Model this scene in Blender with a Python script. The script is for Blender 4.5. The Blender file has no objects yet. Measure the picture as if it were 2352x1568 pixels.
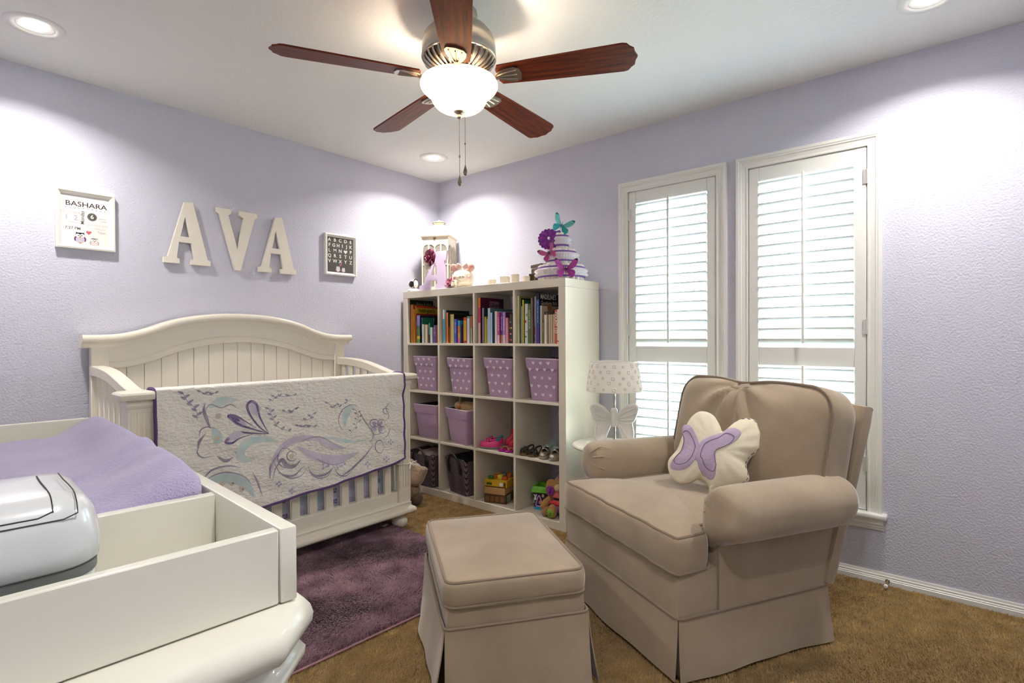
import bpy, bmesh, math, random
import numpy as np
from mathutils import Vector, Matrix

S = bpy.context.scene
COL = S.collection
PI = math.pi
random.seed(7)

# ---------------------------------------------------------------- camera
F_PX = 1241.65
PITCH, ROLL, YAW = math.radians(-.4563), math.radians(-.2698), math.radians(40.192)
CAM_POS = Vector((-3.0011, -3.3167, 1.1444))
fw = Vector((math.cos(YAW)*math.cos(PITCH), math.sin(YAW)*math.cos(PITCH), math.sin(PITCH)))
rt = Vector((math.sin(YAW), -math.cos(YAW), 0))
up = rt.cross(fw)
rt2 = math.cos(ROLL)*rt + math.sin(ROLL)*up
up2 = -math.sin(ROLL)*rt + math.cos(ROLL)*up
cd = bpy.data.cameras.new('camera')
cam = bpy.data.objects.new('camera', cd)
COL.objects.link(cam)
cam.matrix_world = Matrix(((rt2.x, up2.x, -fw.x, CAM_POS.x), (rt2.y, up2.y, -fw.y, CAM_POS.y), (rt2.z, up2.z, -fw.z, CAM_POS.z), (0, 0, 0, 1)))
cd.sensor_fit = 'HORIZONTAL'; cd.sensor_width = 36; cd.lens = 36*F_PX/2352
cd.clip_start = .02; cd.clip_end = 200
S.camera = cam

# ---------------------------------------------------------------- world, exposure, lamp powers
w = bpy.data.worlds.new('sky'); S.world = w; w.use_nodes = True
wn = w.node_tree
bg = wn.nodes['Background']
sky = wn.nodes.new('ShaderNodeTexSky')
sky.sky_type = 'NISHITA'; sky.sun_disc = False
sky.sun_elevation = math.radians(48); sky.sun_rotation = math.radians(250)
sky.air_density = 1.2; sky.dust_density = 3.0; sky.ozone_density = 1.0
wn.links.new(sky.outputs[0], bg.inputs[0])
bg.inputs[1].default_value = 2.1
CAN_W = 3.35            # each recessed ceiling lamp
FAN_W = 7.0             # each of the three bulbs in the fan bowl
S.view_settings.view_transform = 'Standard'
S.view_settings.look = 'None'
S.view_settings.exposure = 1.92
S.view_settings.gamma = 1.0
S.view_settings.use_curve_mapping = False

# ---------------------------------------------------------------- mesh helpers
def lin(h):
    if isinstance(h, (tuple, list)):
        return tuple(h)[:3]
    h = h.lstrip('#')
    c = [int(h[i:i+2], 16)/255 for i in (0, 2, 4)]
    return tuple(x/12.92 if x <= .04045 else ((x+.055)/1.055)**2.4 for x in c)

class MB:
    """collects geometry for one mesh object"""
    def __init__(s):
        s.v = []; s.f = []; s.m = []; s.mi = 0
    def add(s, vs, fs, M=None):
        o = len(s.v)
        if M is not None:
            vs = [tuple(M @ Vector(p)) for p in vs]
        s.v.extend([tuple(p) for p in vs])
        s.f.extend([tuple(i+o for i in f) for f in fs])
        s.m.extend([s.mi]*len(fs))
        return s
    def mesh(s, mb, M=None):
        mi = s.mi; o = len(s.f)
        s.add(mb.v, mb.f, M)
        for k in range(len(mb.f)):
            s.m[o+k] = mb.m[k]
        return s
    def box(s, x0, x1, y0, y1, z0, z1, M=None):
        x0, x1 = min(x0, x1), max(x0, x1); y0, y1 = min(y0, y1), max(y0, y1); z0, z1 = min(z0, z1), max(z0, z1)
        v = [(x0,y0,z0),(x1,y0,z0),(x1,y1,z0),(x0,y1,z0),(x0,y0,z1),(x1,y0,z1),(x1,y1,z1),(x0,y1,z1)]
        return s.add(v, [(0,3,2,1),(4,5,6,7),(0,1,5,4),(1,2,6,5),(2,3,7,6),(3,0,4,7)], M)
    def rbox(s, x0, x1, y0, y1, z0, z1, r=.004, k=1, M=None):
        x0, x1 = min(x0, x1), max(x0, x1); y0, y1 = min(y0, y1), max(y0, y1); z0, z1 = min(z0, z1), max(z0, z1)
        h = Vector(((x1-x0)/2, (y1-y0)/2, (z1-z0)/2)); c = Vector(((x0+x1)/2, (y0+y1)/2, (z0+z1)/2))
        r = min(r, h.x*.98, h.y*.98, h.z*.98)
        rows = []
        for half in (0, 1):
            for j in range(k+1):
                la = (-PI/2 if half == 0 else 0) + (PI/2)*j/k
                row = []
                for q in range(4):
                    sx = 1 if q in (0, 3) else -1; sy = 1 if q < 2 else -1
                    for i in range(k+1):
                        lo = q*PI/2 + PI/2*i/k
                        row.append((c.x+sx*(h.x-r)+r*math.cos(la)*math.cos(lo), c.y+sy*(h.y-r)+r*math.cos(la)*math.sin(lo),
                                    c.z+(-1 if half == 0 else 1)*(h.z-r)+r*math.sin(la)))
                rows.append(row)
        return s.loft(rows, True, True, M)
    def loft(s, rows, closed=True, caps=True, M=None, wrap=False):
        n = len(rows[0]); R = len(rows); vs = [p for r in rows for p in r]; fs = []
        for a in range(R if wrap else R-1):
            b = (a+1) % R
            for i in range(n if closed else n-1):
                j = (i+1) % n
                fs.append((a*n+i, a*n+j, b*n+j, b*n+i))
        if caps and not wrap and closed:
            fs.append(tuple(range(n-1, -1, -1))); fs.append(tuple((R-1)*n+i for i in range(n)))
        return s.add(vs, fs, M)
    def tube(s, pts, r, n=8, caps=True, closed=False, M=None, flat=None):
        pts = [Vector(p) for p in pts]; N = len(pts); rows = []
        rr = r if isinstance(r, (list, tuple)) else [r]*N
        def tan(i):
            if closed: return (pts[(i+1) % N]-pts[(i-1) % N]).normalized()
            return (pts[min(i+1, N-1)]-pts[max(i-1, 0)]).normalized()
        t = tan(0)
        a = Vector((0, 0, 1)) if abs(t.z) < .9 else Vector((1, 0, 0))
        nrm = (a - t*a.dot(t)).normalized()
        for i in range(N):
            t = tan(i)
            nrm = nrm - t*nrm.dot(t)
            if nrm.length < 1e-6: nrm = t.orthogonal()
            nrm.normalize(); b = t.cross(nrm)
            fl = flat or (1, 1)
            rows.append([tuple(pts[i]+(nrm*math.cos(2*PI*k/n)*fl[0]+b*math.sin(2*PI*k/n)*fl[1])*rr[i]) for k in range(n)])
        return s.loft(rows, True, caps and not closed, M, wrap=closed)
    def lathe(s, prof, n=24, M=None, caps=True):
        rows = [[(r*math.cos(2*PI*k/n), r*math.sin(2*PI*k/n), z) for k in range(n)] for r, z in prof]
        return s.loft(rows, True, caps, M)
    def prism(s, poly, a, b, M=None):
        """2-D polygon (x, y) extruded from z=a to z=b"""
        n = len(poly)
        ar = sum(poly[i][0]*poly[(i+1) % n][1]-poly[(i+1) % n][0]*poly[i][1] for i in range(n))
        if ar < 0: poly = poly[::-1]
        if a > b: a, b = b, a
        vs = [(p[0], p[1], a) for p in poly]+[(p[0], p[1], b) for p in poly]
        fs = [tuple(range(n-1, -1, -1)), tuple(range(n, 2*n))]+[(i, (i+1) % n, n+(i+1) % n, n+i) for i in range(n)]
        return s.add(vs, fs, M)
    def grid(s, fn, nu, nv, M=None, flip=False):
        vs = [fn(i/nu, j/nv) for j in range(nv+1) for i in range(nu+1)]
        fs = []
        for j in range(nv):
            for i in range(nu):
                q = (j*(nu+1)+i, j*(nu+1)+i+1, (j+1)*(nu+1)+i+1, (j+1)*(nu+1)+i)
                fs.append(q[::-1] if flip else q)
        return s.add(vs, fs, M)
    def ball(s, c, r, nu=16, nv=10, M=None):
        r = r if isinstance(r, (tuple, list)) else (r, r, r)
        rows = [[(c[0]+r[0]*math.cos(-PI/2+PI*j/nv)*math.cos(2*PI*i/nu), c[1]+r[1]*math.cos(-PI/2+PI*j/nv)*math.sin(2*PI*i/nu),
                  c[2]+r[2]*math.sin(-PI/2+PI*j/nv)) for i in range(nu)] for j in range(1, nv)]
        n = nu; o = len(rows)
        vs = [p for row in rows for p in row]+[(c[0], c[1], c[2]-r[2]), (c[0], c[1], c[2]+r[2])]
        fs = [(a*n+i, a*n+(i+1) % n, (a+1)*n+(i+1) % n, (a+1)*n+i) for a in range(o-1) for i in range(n)]
        fs += [((i+1) % n, i, o*n) for i in range(n)]+[((o-1)*n+i, (o-1)*n+(i+1) % n, o*n+1) for i in range(n)]
        return s.add(vs, fs, M)
    def soft(s, half, r, n=10, fn=None, M=None):
        """subdivided rounded box; fn(p) may deform it (p in box coordinates)"""
        n = n if isinstance(n, (tuple, list)) else (n, n, n)
        idx = {}; vs = []; fs = []
        hx = Vector(half); r = r if isinstance(r, (tuple, list)) else (r, r, r)
        def vert(p):
            key = (round(p[0], 5), round(p[1], 5), round(p[2], 5))
            if key in idx: return idx[key]
            q = [p[i]*hx[i] for i in range(3)]
            cl = [max(-(hx[i]-r[i]), min(hx[i]-r[i], q[i])) for i in range(3)]
            d = [(q[i]-cl[i])/r[i] for i in range(3)]
            L = math.sqrt(sum(x*x for x in d)) or 1
            pos = Vector([cl[i]+r[i]*d[i]/L for i in range(3)]) if L > 1e-9 else Vector(q)
            if fn: pos = Vector(fn(pos))
            idx[key] = len(vs); vs.append(tuple(pos)); return idx[key]
        for ax in range(3):
            b, c = (ax+1) % 3, (ax+2) % 3
            for sg in (-1, 1):
                for i in range(n[b]):
                    for j in range(n[c]):
                        q = []
                        for di, dj in ((0, 0), (1, 0), (1, 1), (0, 1)):
                            p = [0, 0, 0]; p[ax] = sg; p[b] = -1+2*(i+di)/n[b]; p[c] = -1+2*(j+dj)/n[c]
                            q.append(vert(p))
                        fs.append(tuple(q if sg > 0 else q[::-1]))
        return s.add(vs, fs, M)
    def build(s, name, mat=None, parent=None, smooth=40, loc=None, rot=None, kind=None):
        me = bpy.data.meshes.new(name)
        me.from_pydata(s.v, [], s.f)
        ms = mat if isinstance(mat, (list, tuple)) else [mat]
        for m in ms:
            if m: me.materials.append(m)
        if len(ms) > 1: me.polygons.foreach_set('material_index', s.m)
        if smooth:
            me.polygons.foreach_set('use_smooth', [True]*len(me.polygons))
            if smooth < 180: me.set_sharp_from_angle(angle=math.radians(smooth))
        me.update()
        o = bpy.data.objects.new(name, me); COL.objects.link(o)
        if parent: o.parent = parent
        if loc is not None: o.location = loc
        if rot is not None: o.rotation_euler = rot
        if kind: o['kind'] = kind
        return o

def empty(name, loc=(0, 0, 0), rz=0, rot=None):
    o = bpy.data.objects.new(name, None); COL.objects.link(o)
    o.location = loc; o.rotation_euler = rot if rot is not None else (0, 0, rz)
    o.empty_display_size = .05
    return o
def tag(o, label, cat=None, group=None, kind=None):
    o['label'] = label
    if cat: o['category'] = cat
    if group: o['group'] = group
    if kind: o['kind'] = kind
    return o
def thing(name, label, cat, loc=(0, 0, 0), rz=0, group=None, rot=None):
    return tag(empty(name, loc, rz, rot), label, cat, group)
def struct(o, label=None):
    o['kind'] = 'structure'
    if label: o['label'] = label
    return o
def dup(o, parent=None):
    c = o.copy(); COL.objects.link(c)
    c.parent = parent
    for ch in list(o.children): dup(ch, c)
    return c
def T(x=0, y=0, z=0): return Matrix.Translation((x, y, z))
def RX(a): return Matrix.Rotation(a, 4, 'X')
def RY(a): return Matrix.Rotation(a, 4, 'Y')
def RZ(a): return Matrix.Rotation(a, 4, 'Z')
def SC(x, y, z): return Matrix.Diagonal((x, y, z, 1))
def smoothstep(a, b, x):
    t = max(0, min(1, (x-a)/(b-a))); return t*t*(3-2*t)
def lerp_path(pts, n):
    """Catmull-Rom through pts"""
    P = [Vector(p) for p in pts]; P = [P[0]*2-P[1]]+P+[P[-1]*2-P[-2]]; out = []
    for i in range(1, len(P)-2):
        for k in range(n):
            t = k/n; a, b, c, d = P[i-1:i+3]
            out.append(.5*((2*b)+(c-a)*t+(2*a-5*b+4*c-d)*t*t+(3*b-a-3*c+d)*t**3))
    out.append(P[-2]); return out
def closed_path(pts, n):
    P = [Vector(p) for p in pts]; N = len(P); out = []
    for i in range(N):
        a, b, c, d = P[(i-1) % N], P[i], P[(i+1) % N], P[(i+2) % N]
        for k in range(n):
            t = k/n
            out.append(.5*((2*b)+(c-a)*t+(2*a-5*b+4*c-d)*t*t+(3*b-a-3*c+d)*t**3))
    return out
def text_mb(txt, size=.1, depth=.0005, align='CENTER', bold=0.0, sx=1.0, shear=0.0):
    """lettering as flat mesh in the xy plane"""
    cu = bpy.data.curves.new('lettering', 'FONT'); cu.body = txt; cu.size = size; cu.align_x = align; cu.align_y = 'CENTER'
    cu.extrude = depth/2; cu.offset = bold; cu.shear = shear; cu.resolution_u = 3
    ob = bpy.data.objects.new('lettering', cu)
    COL.objects.link(ob)
    dg = bpy.context.evaluated_depsgraph_get()
    me = bpy.data.meshes.new_from_object(ob.evaluated_get(dg))
    mb = MB()
    mb.add([(v.co.x*sx, v.co.y, v.co.z) for v in me.vertices], [tuple(p.vertices) for p in me.polygons])
    bpy.data.objects.remove(ob); bpy.data.curves.remove(cu); bpy.data.meshes.remove(me)
    return mb

# ---------------------------------------------------------------- materials
MATS = {}
def M(name, col=(.8, .8, .8), rough=.5, metal=0., bump=None, var=None, sheen=0., coat=0., emit=None, alpha=None, spec=None, trans=0., stretch=None, sss=0.):
    """bump=(scale, strength, distance[, detail]); var=(scale, other colour, low, high)"""
    if name in MATS: return MATS[name]
    m = bpy.data.materials.new(name); m.use_nodes = True; MATS[name] = m
    nt = m.node_tree; b = nt.nodes['Principled BSDF']
    c = lin(col); b.inputs['Base Color'].default_value = (*c, 1)
    b.inputs['Roughness'].default_value = rough; b.inputs['Metallic'].default_value = metal
    if spec is not None: b.inputs['Specular IOR Level'].default_value = spec
    if sheen: b.inputs['Sheen Weight'].default_value = sheen; b.inputs['Sheen Roughness'].default_value = .4
    if coat: b.inputs['Coat Weight'].default_value = coat; b.inputs['Coat Roughness'].default_value = .12
    if trans: b.inputs['Transmission Weight'].default_value = trans
    if alpha is not None: b.inputs['Alpha'].default_value = alpha
    if sss: b.inputs['Subsurface Weight'].default_value = sss; b.inputs['Subsurface Scale'].default_value = .02
    if emit: b.inputs['Emission Color'].default_value = (*lin(emit[0]), 1); b.inputs['Emission Strength'].default_value = emit[1]
    tc = None
    def coords():
        nonlocal tc
        if tc is None:
            t = nt.nodes.new('ShaderNodeTexCoord'); tc = t.outputs['Object']
            if stretch:
                mp = nt.nodes.new('ShaderNodeMapping'); mp.inputs['Scale'].default_value = stretch
                nt.links.new(tc, mp.inputs[0]); tc = mp.outputs[0]
        return tc
    if var:
        n = nt.nodes.new('ShaderNodeTexNoise'); n.inputs['Scale'].default_value = var[0]; n.inputs['Detail'].default_value = 5
        nt.links.new(coords(), n.inputs['Vector'])
        r = nt.nodes.new('ShaderNodeValToRGB')
        r.color_ramp.elements[0].position = var[2] if len(var) > 2 else .3; r.color_ramp.elements[1].position = var[3] if len(var) > 3 else .7
        r.color_ramp.elements[0].color = (*c, 1); r.color_ramp.elements[1].color = (*lin(var[1]), 1)
        nt.links.new(n.outputs[0], r.inputs[0]); nt.links.new(r.outputs[0], b.inputs['Base Color'])
    if bump:
        n = nt.nodes.new('ShaderNodeTexNoise'); n.inputs['Scale'].default_value = bump[0]; n.inputs['Detail'].default_value = bump[3] if len(bump) > 3 else 3
        nt.links.new(coords(), n.inputs['Vector'])
        bp = nt.nodes.new('ShaderNodeBump'); bp.inputs['Strength'].default_value = bump[1]; bp.inputs['Distance'].default_value = bump[2]
        nt.links.new(n.outputs[0], bp.inputs['Height']); nt.links.new(bp.outputs[0], b.inputs['Normal'])
    return m
# ================================================================ the room
RX0, RY0, H = -3.22, -3.80, 2.406
m_wall = M('lavender_wall_paint', 'cfcfdd', .62, bump=(112, .62, .005, 2.4))
m_ceil = M('ceiling_paint', 'e6e5e2', .8, bump=(70, .5, .004, 2.5))
m_trim = M('white_trim_paint', 'e9e8e2', .35)
m_carpet = M('brown_carpet', '8a6c3c', 1.0, var=(9, 'a3834c', .3, .72), bump=(260, 1.0, .012, 3), sheen=.25)

mb = MB(); mb.box(RX0-.12, .12, RY0-.12, .12, -.12, 0); struct(mb.build('floor', m_carpet, smooth=None), 'brown pile carpet floor')
mb = MB(); mb.box(RX0-.12, .12, RY0-.12, .12, H, H+.12); struct(mb.build('ceiling', m_ceil, smooth=None), 'white textured ceiling')
mb = MB(); mb.box(RX0-.12, .12, 0, .12, 0, H); struct(mb.build('wall_left', m_wall, smooth=None), 'lavender textured wall behind the crib')
mb = MB(); mb.box(RX0-.12, RX0, RY0-.12, 0, 0, H); struct(mb.build('wall_back', m_wall, smooth=None))
mb = MB(); mb.box(RX0, .12, RY0-.12, RY0, 0, H); struct(mb.build('wall_near', m_wall, smooth=None))
WINS = [(-1.722, -2.258), (-2.425, -2.956)]          # opening inside the casing
WZ0, WZ1 = .325, 2.026
mb = MB()
ys = [0, WINS[0][0], WINS[0][1], WINS[1][0], WINS[1][1], RY0]
for i in (0, 2, 4): mb.box(0, .12, ys[i], ys[i+1], 0, H)
for a, b in WINS:
    mb.box(0, .12, a, b, 0, WZ0); mb.box(0, .12, a, b, WZ1, H)
struct(mb.build('wall_right', m_wall, smooth=None), 'lavender textured wall with two shuttered windows')

# lawn outside the windows
m_lawn = M('lawn', '8a8c74', 1, var=(3, 'a2a48c'))
mb = MB(); mb.box(.2, 14, -12, 9, -.5, -.4); struct(mb.build('ground_outside', m_lawn, smooth=None), 'sunlit lawn outside the windows')

def base_profile(L, h=.052, M4=None):
    pr = [(0, 0), (.016, 0), (.016, h*.42), (.0135, h*.46), (.0135, h*.56), (.011, h*.60), (.011, h*.76), (.008, h*.80), (.006, h), (0, h)]
    mb = MB(); mb.loft([[(-x, 0, z) for x, z in pr], [(-x, -L, z) for x, z in pr]], True, True, M4); return mb
struct(base_profile(-RY0).build('baseboard_right', m_trim, smooth=None), 'white moulded baseboard under the windows')
struct(base_profile(-RX0, M4=RZ(-PI/2)).build('baseboard_left', m_trim, smooth=None), 'white moulded baseboard behind the crib')

# ---- windows with plantation shutters
m_shut = M('shutter_white', 'e6e6e0', .4)
m_glass = M('window_glass', 'ffffff', .0)
_n = m_glass.node_tree; _t = _n.nodes.new('ShaderNodeBsdfTransparent'); _g = _n.nodes.new('ShaderNodeBsdfGlossy'); _g.inputs['Roughness'].default_value = .02
_m = _n.nodes.new('ShaderNodeMixShader'); _m.inputs[0].default_value = .05; _t.inputs[0].default_value = (.97, .985, .98, 1)
_n.links.new(_t.outputs[0], _m.inputs[1]); _n.links.new(_g.outputs[0], _m.inputs[2]); _n.links.new(_m.outputs[0], _n.nodes['Material Output'].inputs['Surface'])
m_gap = M('shutter_shadow_gap', '55554c', .8)
m_hinge = M('hinge_metal', 'd8d8d2', .3, metal=.6)
def casing_strip(mb, p0, p1, nrm):
    """moulded casing: p0->p1 along the inner edge in (y,z); nrm points outward in (y,z)"""
    pr = [(0, 0), (0, .013), (.006, .015), (.012, .012), (.03, .016), (.034, .021), (.04, .021), (.044, .024), (.058, .024), (.058, 0)]
    rows = []
    for (y, z), t in ((p0, -1), (p1, 1)):
        rows.append([(y+nrm[0]*d+nrm[2]*t*d, z+nrm[1]*d+nrm[3]*t*d, h) for d, h in pr])
    mb.loft([[(-h, y, z) for y, z, h in r] for r in rows], True, True)
def louver(L, wd=.063, th=.010):
    mb = MB(); n = 12
    sec = [(wd/2*math.cos(2*PI*k/n), th/2*math.sin(2*PI*k/n)*(.55+.45*abs(math.cos(2*PI*k/n))**.5) ) for k in range(n)]
    sec = [(wd/2*math.copysign(abs(math.cos(2*PI*k/n))**.8, math.cos(2*PI*k/n)), th/2*math.sin(2*PI*k/n)) for k in range(n)]
    mb.loft([[(x, 0, z) for x, z in sec], [(x, -L, z) for x, z in sec]], True, True)
    return mb
for wi, (ya, yb) in enumerate(WINS):
    W = struct(empty('window_%d' % (wi+1), (0, ya, WZ0)), 'white shuttered window %s' % ('beside the bookcase' if wi == 0 else 'behind the armchair'))
    wd = ya-yb; hh = WZ1-WZ0
    # casing: side, side, head (local coords: y from 0 to -wd, z from 0 to hh)
    for nm, a, b, nr in (('casing_side', (0, 0), (0, hh), (1, 0, 0, 1)), ('casing_side', (-wd, 0), (-wd, hh), (-1, 0, 0, 1))):
        mb = MB(); pr = [(0, 0), (0, .013), (.006, .015), (.012, .012), (.03, .016), (.034, .021), (.04, .021), (.044, .024), (.058, .024), (.058, 0)]
        s = nr[0]
        mb.loft([[(-h, a[0]+s*d, 0) for d, h in pr], [(-h, a[0]+s*d, hh+d) for d, h in pr]], True, True)
        mb.build(nm, m_trim, W, smooth=None)
    mb = MB(); mb.loft([[(-h, d, hh+d) for d, h in pr], [(-h, -wd-d, hh+d) for d, h in pr]], True, True); mb.build('casing_head', m_trim, W, smooth=None)
    mb = MB(); mb.rbox(-.05, .02, .078, -wd-.078, -.022, 0, .006, 2); mb.build('sill', m_trim, W)
    ap = [(0, -.022), (-.034, -.022), (-.034, -.034), (-.028, -.040), (-.028, -.05), (-.019, -.058), (-.019, -.066), (-.014, -.070), (-.014, -.078), (0, -.08)]
    mb = MB(); mb.loft([[(x, .062, z) for x, z in ap], [(x, -wd-.062, z) for x, z in ap]], True, True); mb.build('apron', m_trim, W, smooth=None)
    # reveal lining + outer sash and glass
    mb = MB()
    mb.box(0, .12, .0, -.006, 0, hh); mb.box(0, .12, -wd, -wd+.006, 0, hh); mb.box(0, .12, 0, -wd, hh-.006, hh); mb.box(0, .12, 0, -wd, 0, .006)
    mb.build('reveal', m_trim, W, smooth=None)
    mb = MB()
    for q in ((-.006, -.04, .006, hh-.006), (-wd+.006, -wd+.04, .006, hh-.006)): mb.box(.085, .115, q[0], q[1], q[2], q[3])
    for z in (.006, hh/2-.02, hh-.046): mb.box(.085, .115, -.04, -wd+.04, z, z+.04)
    mb.build('sash', m_trim, W, smooth=None)
    for z0, z1 in ((.046, hh/2-.02), (hh/2+.02, hh-.046)):
        mb = MB(); mb.box(.098, .102, -.04, -wd+.04, z0, z1); mb.build('glass_pane', m_glass, W, smooth=None)
    # shutter panel
    P = empty('shutter_panel'); P.parent = W
    g = .004
    st = .052
    for y0, y1 in ((-g, -st), (-wd+st, -wd+g)):
        mb = MB(); mb.rbox(-.008, .022, y0, y1, .010, hh-g, .003, 1); mb.build('stile', m_shut, P)
    zr = [(.010, .085), (.668, .762), (hh-.075, hh-g)]
    for z0, z1 in zr:
        mb = MB(); mb.rbox(-.006, .020, -st-.0005, -wd+st+.0005, z0, z1, .002, 1); mb.build('rail', m_shut, P)
    lv = None
    for (z0, z1, n) in ((zr[0][1], zr[1][0], 11), (zr[1][1], zr[2][0], 16)):
        for k in range(n):
            zc = z0+(z1-z0)*(k+.5)/n
            if lv is None:
                lv = louver(wd-2*st-.003).build('louver', m_shut, P, smooth=60)
                o = lv
            else:
                o = lv.copy(); COL.objects.link(o); o.parent = P
            o.location = (.010, -st-.0015, zc); o.rotation_euler = (0, math.radians(33), 0)
        mb = MB(); ym = -wd/2
        mb.rbox(-.040, -.029, ym-.006, ym+.006, z0+.02, z1+.006, .003, 1); mb.build('tilt_rod', m_shut, P)
        mb = MB()
        for k in range(n):
            zc = z0+(z1-z0)*(k+.5)/n+.0172
            mb.tube([(-.030, ym, zc+.001), (-.0165, ym, zc)], .0012, 5)
        mb.build('staple', m_hinge, P)
    for zh in (.22, .86, 1.56):
        mb = MB(); ye = 0 if wi == 0 else -wd
        s = 1 if wi == 0 else -1
        mb.tube([(-.012, ye-s*.001, zh-.035), (-.012, ye-s*.001, zh+.035)], .0045, 8)
        mb.box(-.0125, -.0085, ye+s*.002, ye-s*.018, zh-.034, zh+.034)
        mb.build('hinge', m_hinge, W)

# ---- recessed ceiling lamps
m_can = M('lamp_trim_white', 'e8e6e0', .4)
m_lens = M('lamp_lens', 'ffffff', .4, emit=((1, .94, .86), 14))
m_baffle = M('lamp_baffle', 'd8d4cc', .5)
def downlight(x, y, label):
    t = thing('recessed_light', label, 'ceiling light', (x, y, H), group='recessed ceiling lights')
    mb = MB(); mb.lathe([(.062, -.002), (.066, -.006), (.092, -.006), (.098, -.001), (.098, 0), (.062, 0)], 40); mb.build('trim_ring', m_can, t, 50)
    mb = MB(); mb.lathe([(.062, -.003), (.056, -.0012), (.050, -.0008)], 40, caps=False); mb.build('baffle', m_baffle, t, 50)
    mb = MB(); mb.lathe([(.0505, -.0009), (.03, -.0035), (.001, -.0045)], 32, caps=False); mb.build('lens', m_lens, t, 180)
    ld = bpy.data.lights.new('lamp', 'AREA'); ld.shape = 'DISK'; ld.size = .10; ld.energy = CAN_W; ld.spread = math.radians(140); ld.color = (1, .955, .90)
    lo = bpy.data.objects.new('lamp', ld); COL.objects.link(lo); lo.parent = t; lo.location = (0, 0, -.009)
for x, y, lb in ((-2.566, -.445, 'round recessed ceiling light above the framed birth print'), (-.445, -.447, 'round recessed ceiling light in the corner above the bookcase'),
                 (-.435, -3.20, 'round recessed ceiling light at the ceiling edge beyond the windows'), (-2.566, -3.20, 'round recessed ceiling light added unseen near the camera for its light')):  # last lamp is out of view, added only to light the room
    downlight(x, y, lb)

# spring door stop on the baseboard
t = thing('door_stop', 'small brass spring door stop on the white baseboard', 'door stop', (-.014, -3.035, .022))
m_brass = M('brass', 'b39a6a', .3, metal=1)
mb = MB(); mb.lathe([(.009, 0), (.009, .004), (.005, .006)], 14, RY(-PI/2)); mb.build('mount', m_brass, t)
mb = MB(); mb.lathe([(.0045+.0008*(k % 2), .006+k*.0028) for k in range(20)], 12, RY(-PI/2)@RX(0)); mb.build('rod', m_brass, t)
mb = MB(); mb.lathe([(.006, .060), (.0085, .064), (.0085, .074), (.006, .077)], 12, RY(-PI/2)); mb.build('rubber_tip', M('rubber_white', 'e9e6df', .6), t)
def ray(x, y): return fw+rt2*((x-1176)/F_PX)-up2*((y-784)/F_PX)
def at(x, y, ax, v):
    """photo pixel -> point on the plane ax = v"""
    d = ray(x, y); i = 'xyz'.index(ax); return CAM_POS+d*((v-CAM_POS[i])/d[i])
def interp(x, xs, ys): return float(np.interp(x, xs, ys))
def smooth_table(xs, ys):
    P = lerp_path([(a, b, 0) for a, b in zip(xs, ys)], 12)
    X = [p.x for p in P]; Y = [p.y for p in P]
    return lambda u: float(np.interp(u, X, Y))

def rrect(x0, x1, y0, y1, r, n=6):
    """counter-clockwise rounded rectangle"""
    P = []
    for q, (cx, cy) in enumerate(((x1-r, y1-r), (x0+r, y1-r), (x0+r, y0+r), (x1-r, y0+r))):
        for i in range(n+1):
            a = q*PI/2+PI/2*i/n; P.append((cx+r*math.cos(a), cy+r*math.sin(a)))
    return P
def subdiv(P, m=.05):
    out = []
    for i in range(len(P)):
        a = P[i]; b = P[(i+1) % len(P)]; L = math.dist(a, b); n = max(1, int(L/m))
        out += [(a[0]+(b[0]-a[0])*k/n, a[1]+(b[1]-a[1])*k/n) for k in range(n)]
    return out

# ================================================================ crib
m_crib = M('cream_lacquer', 'ece5d3', .32, coat=.25)
CX = -1.620
crib = thing('crib', 'cream painted convertible crib with arched panelled headboard against the wall', 'crib', (CX, 0, 0))
topz = smooth_table([0, .1, .2, .3, .38, .45, .52, .58, .64, .735], [1.288, 1.285, 1.275, 1.257, 1.233, 1.205, 1.183, 1.171, 1.166, 1.165])
inz = smooth_table([0, .1, .2, .31, .40, .46, .55, .65], [1.130, 1.124, 1.110, 1.083, 1.050, 1.030, 1.010, 1.004])
# headboard cap moulding, swept over the arch
NX = 64
prof = [(-.022, -.062), (-.062, -.062), (-.066, -.052), (-.072, -.044), (-.078, -.040), (-.092, -.038), (-.099, -.032), (-.102, -.022), (-.100, -.010), (-.094, -.002), (-.08, 0), (-.022, 0)]
mb = MB()
mb.loft([[(x, y, topz(abs(x))+dz) for y, dz in prof] for x in np.linspace(-.735, .735, NX+1)], True, True)
mb.build('headboard_cap', m_crib, crib, 50)
# arched frieze under the cap with an inner bead
mb = MB()
xs = np.linspace(-.625, .625, NX+1)
mb.loft([[(x, -.028, inz(abs(x))), (x, -.058, inz(abs(x))), (x, -.058, topz(abs(x))-.058), (x, -.028, topz(abs(x))-.058)] for x in xs], True, True)
mb.build('headboard_frieze', m_crib, crib, 40)
mb = MB(); mb.tube([(x, -.0585, inz(abs(x))+.028) for x in xs], .0035, 6); mb.tube([(x, -.053, inz(abs(x))-.002) for x in xs], .0075, 8)
mb.build('headboard_bead', m_crib, crib, 60)
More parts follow.
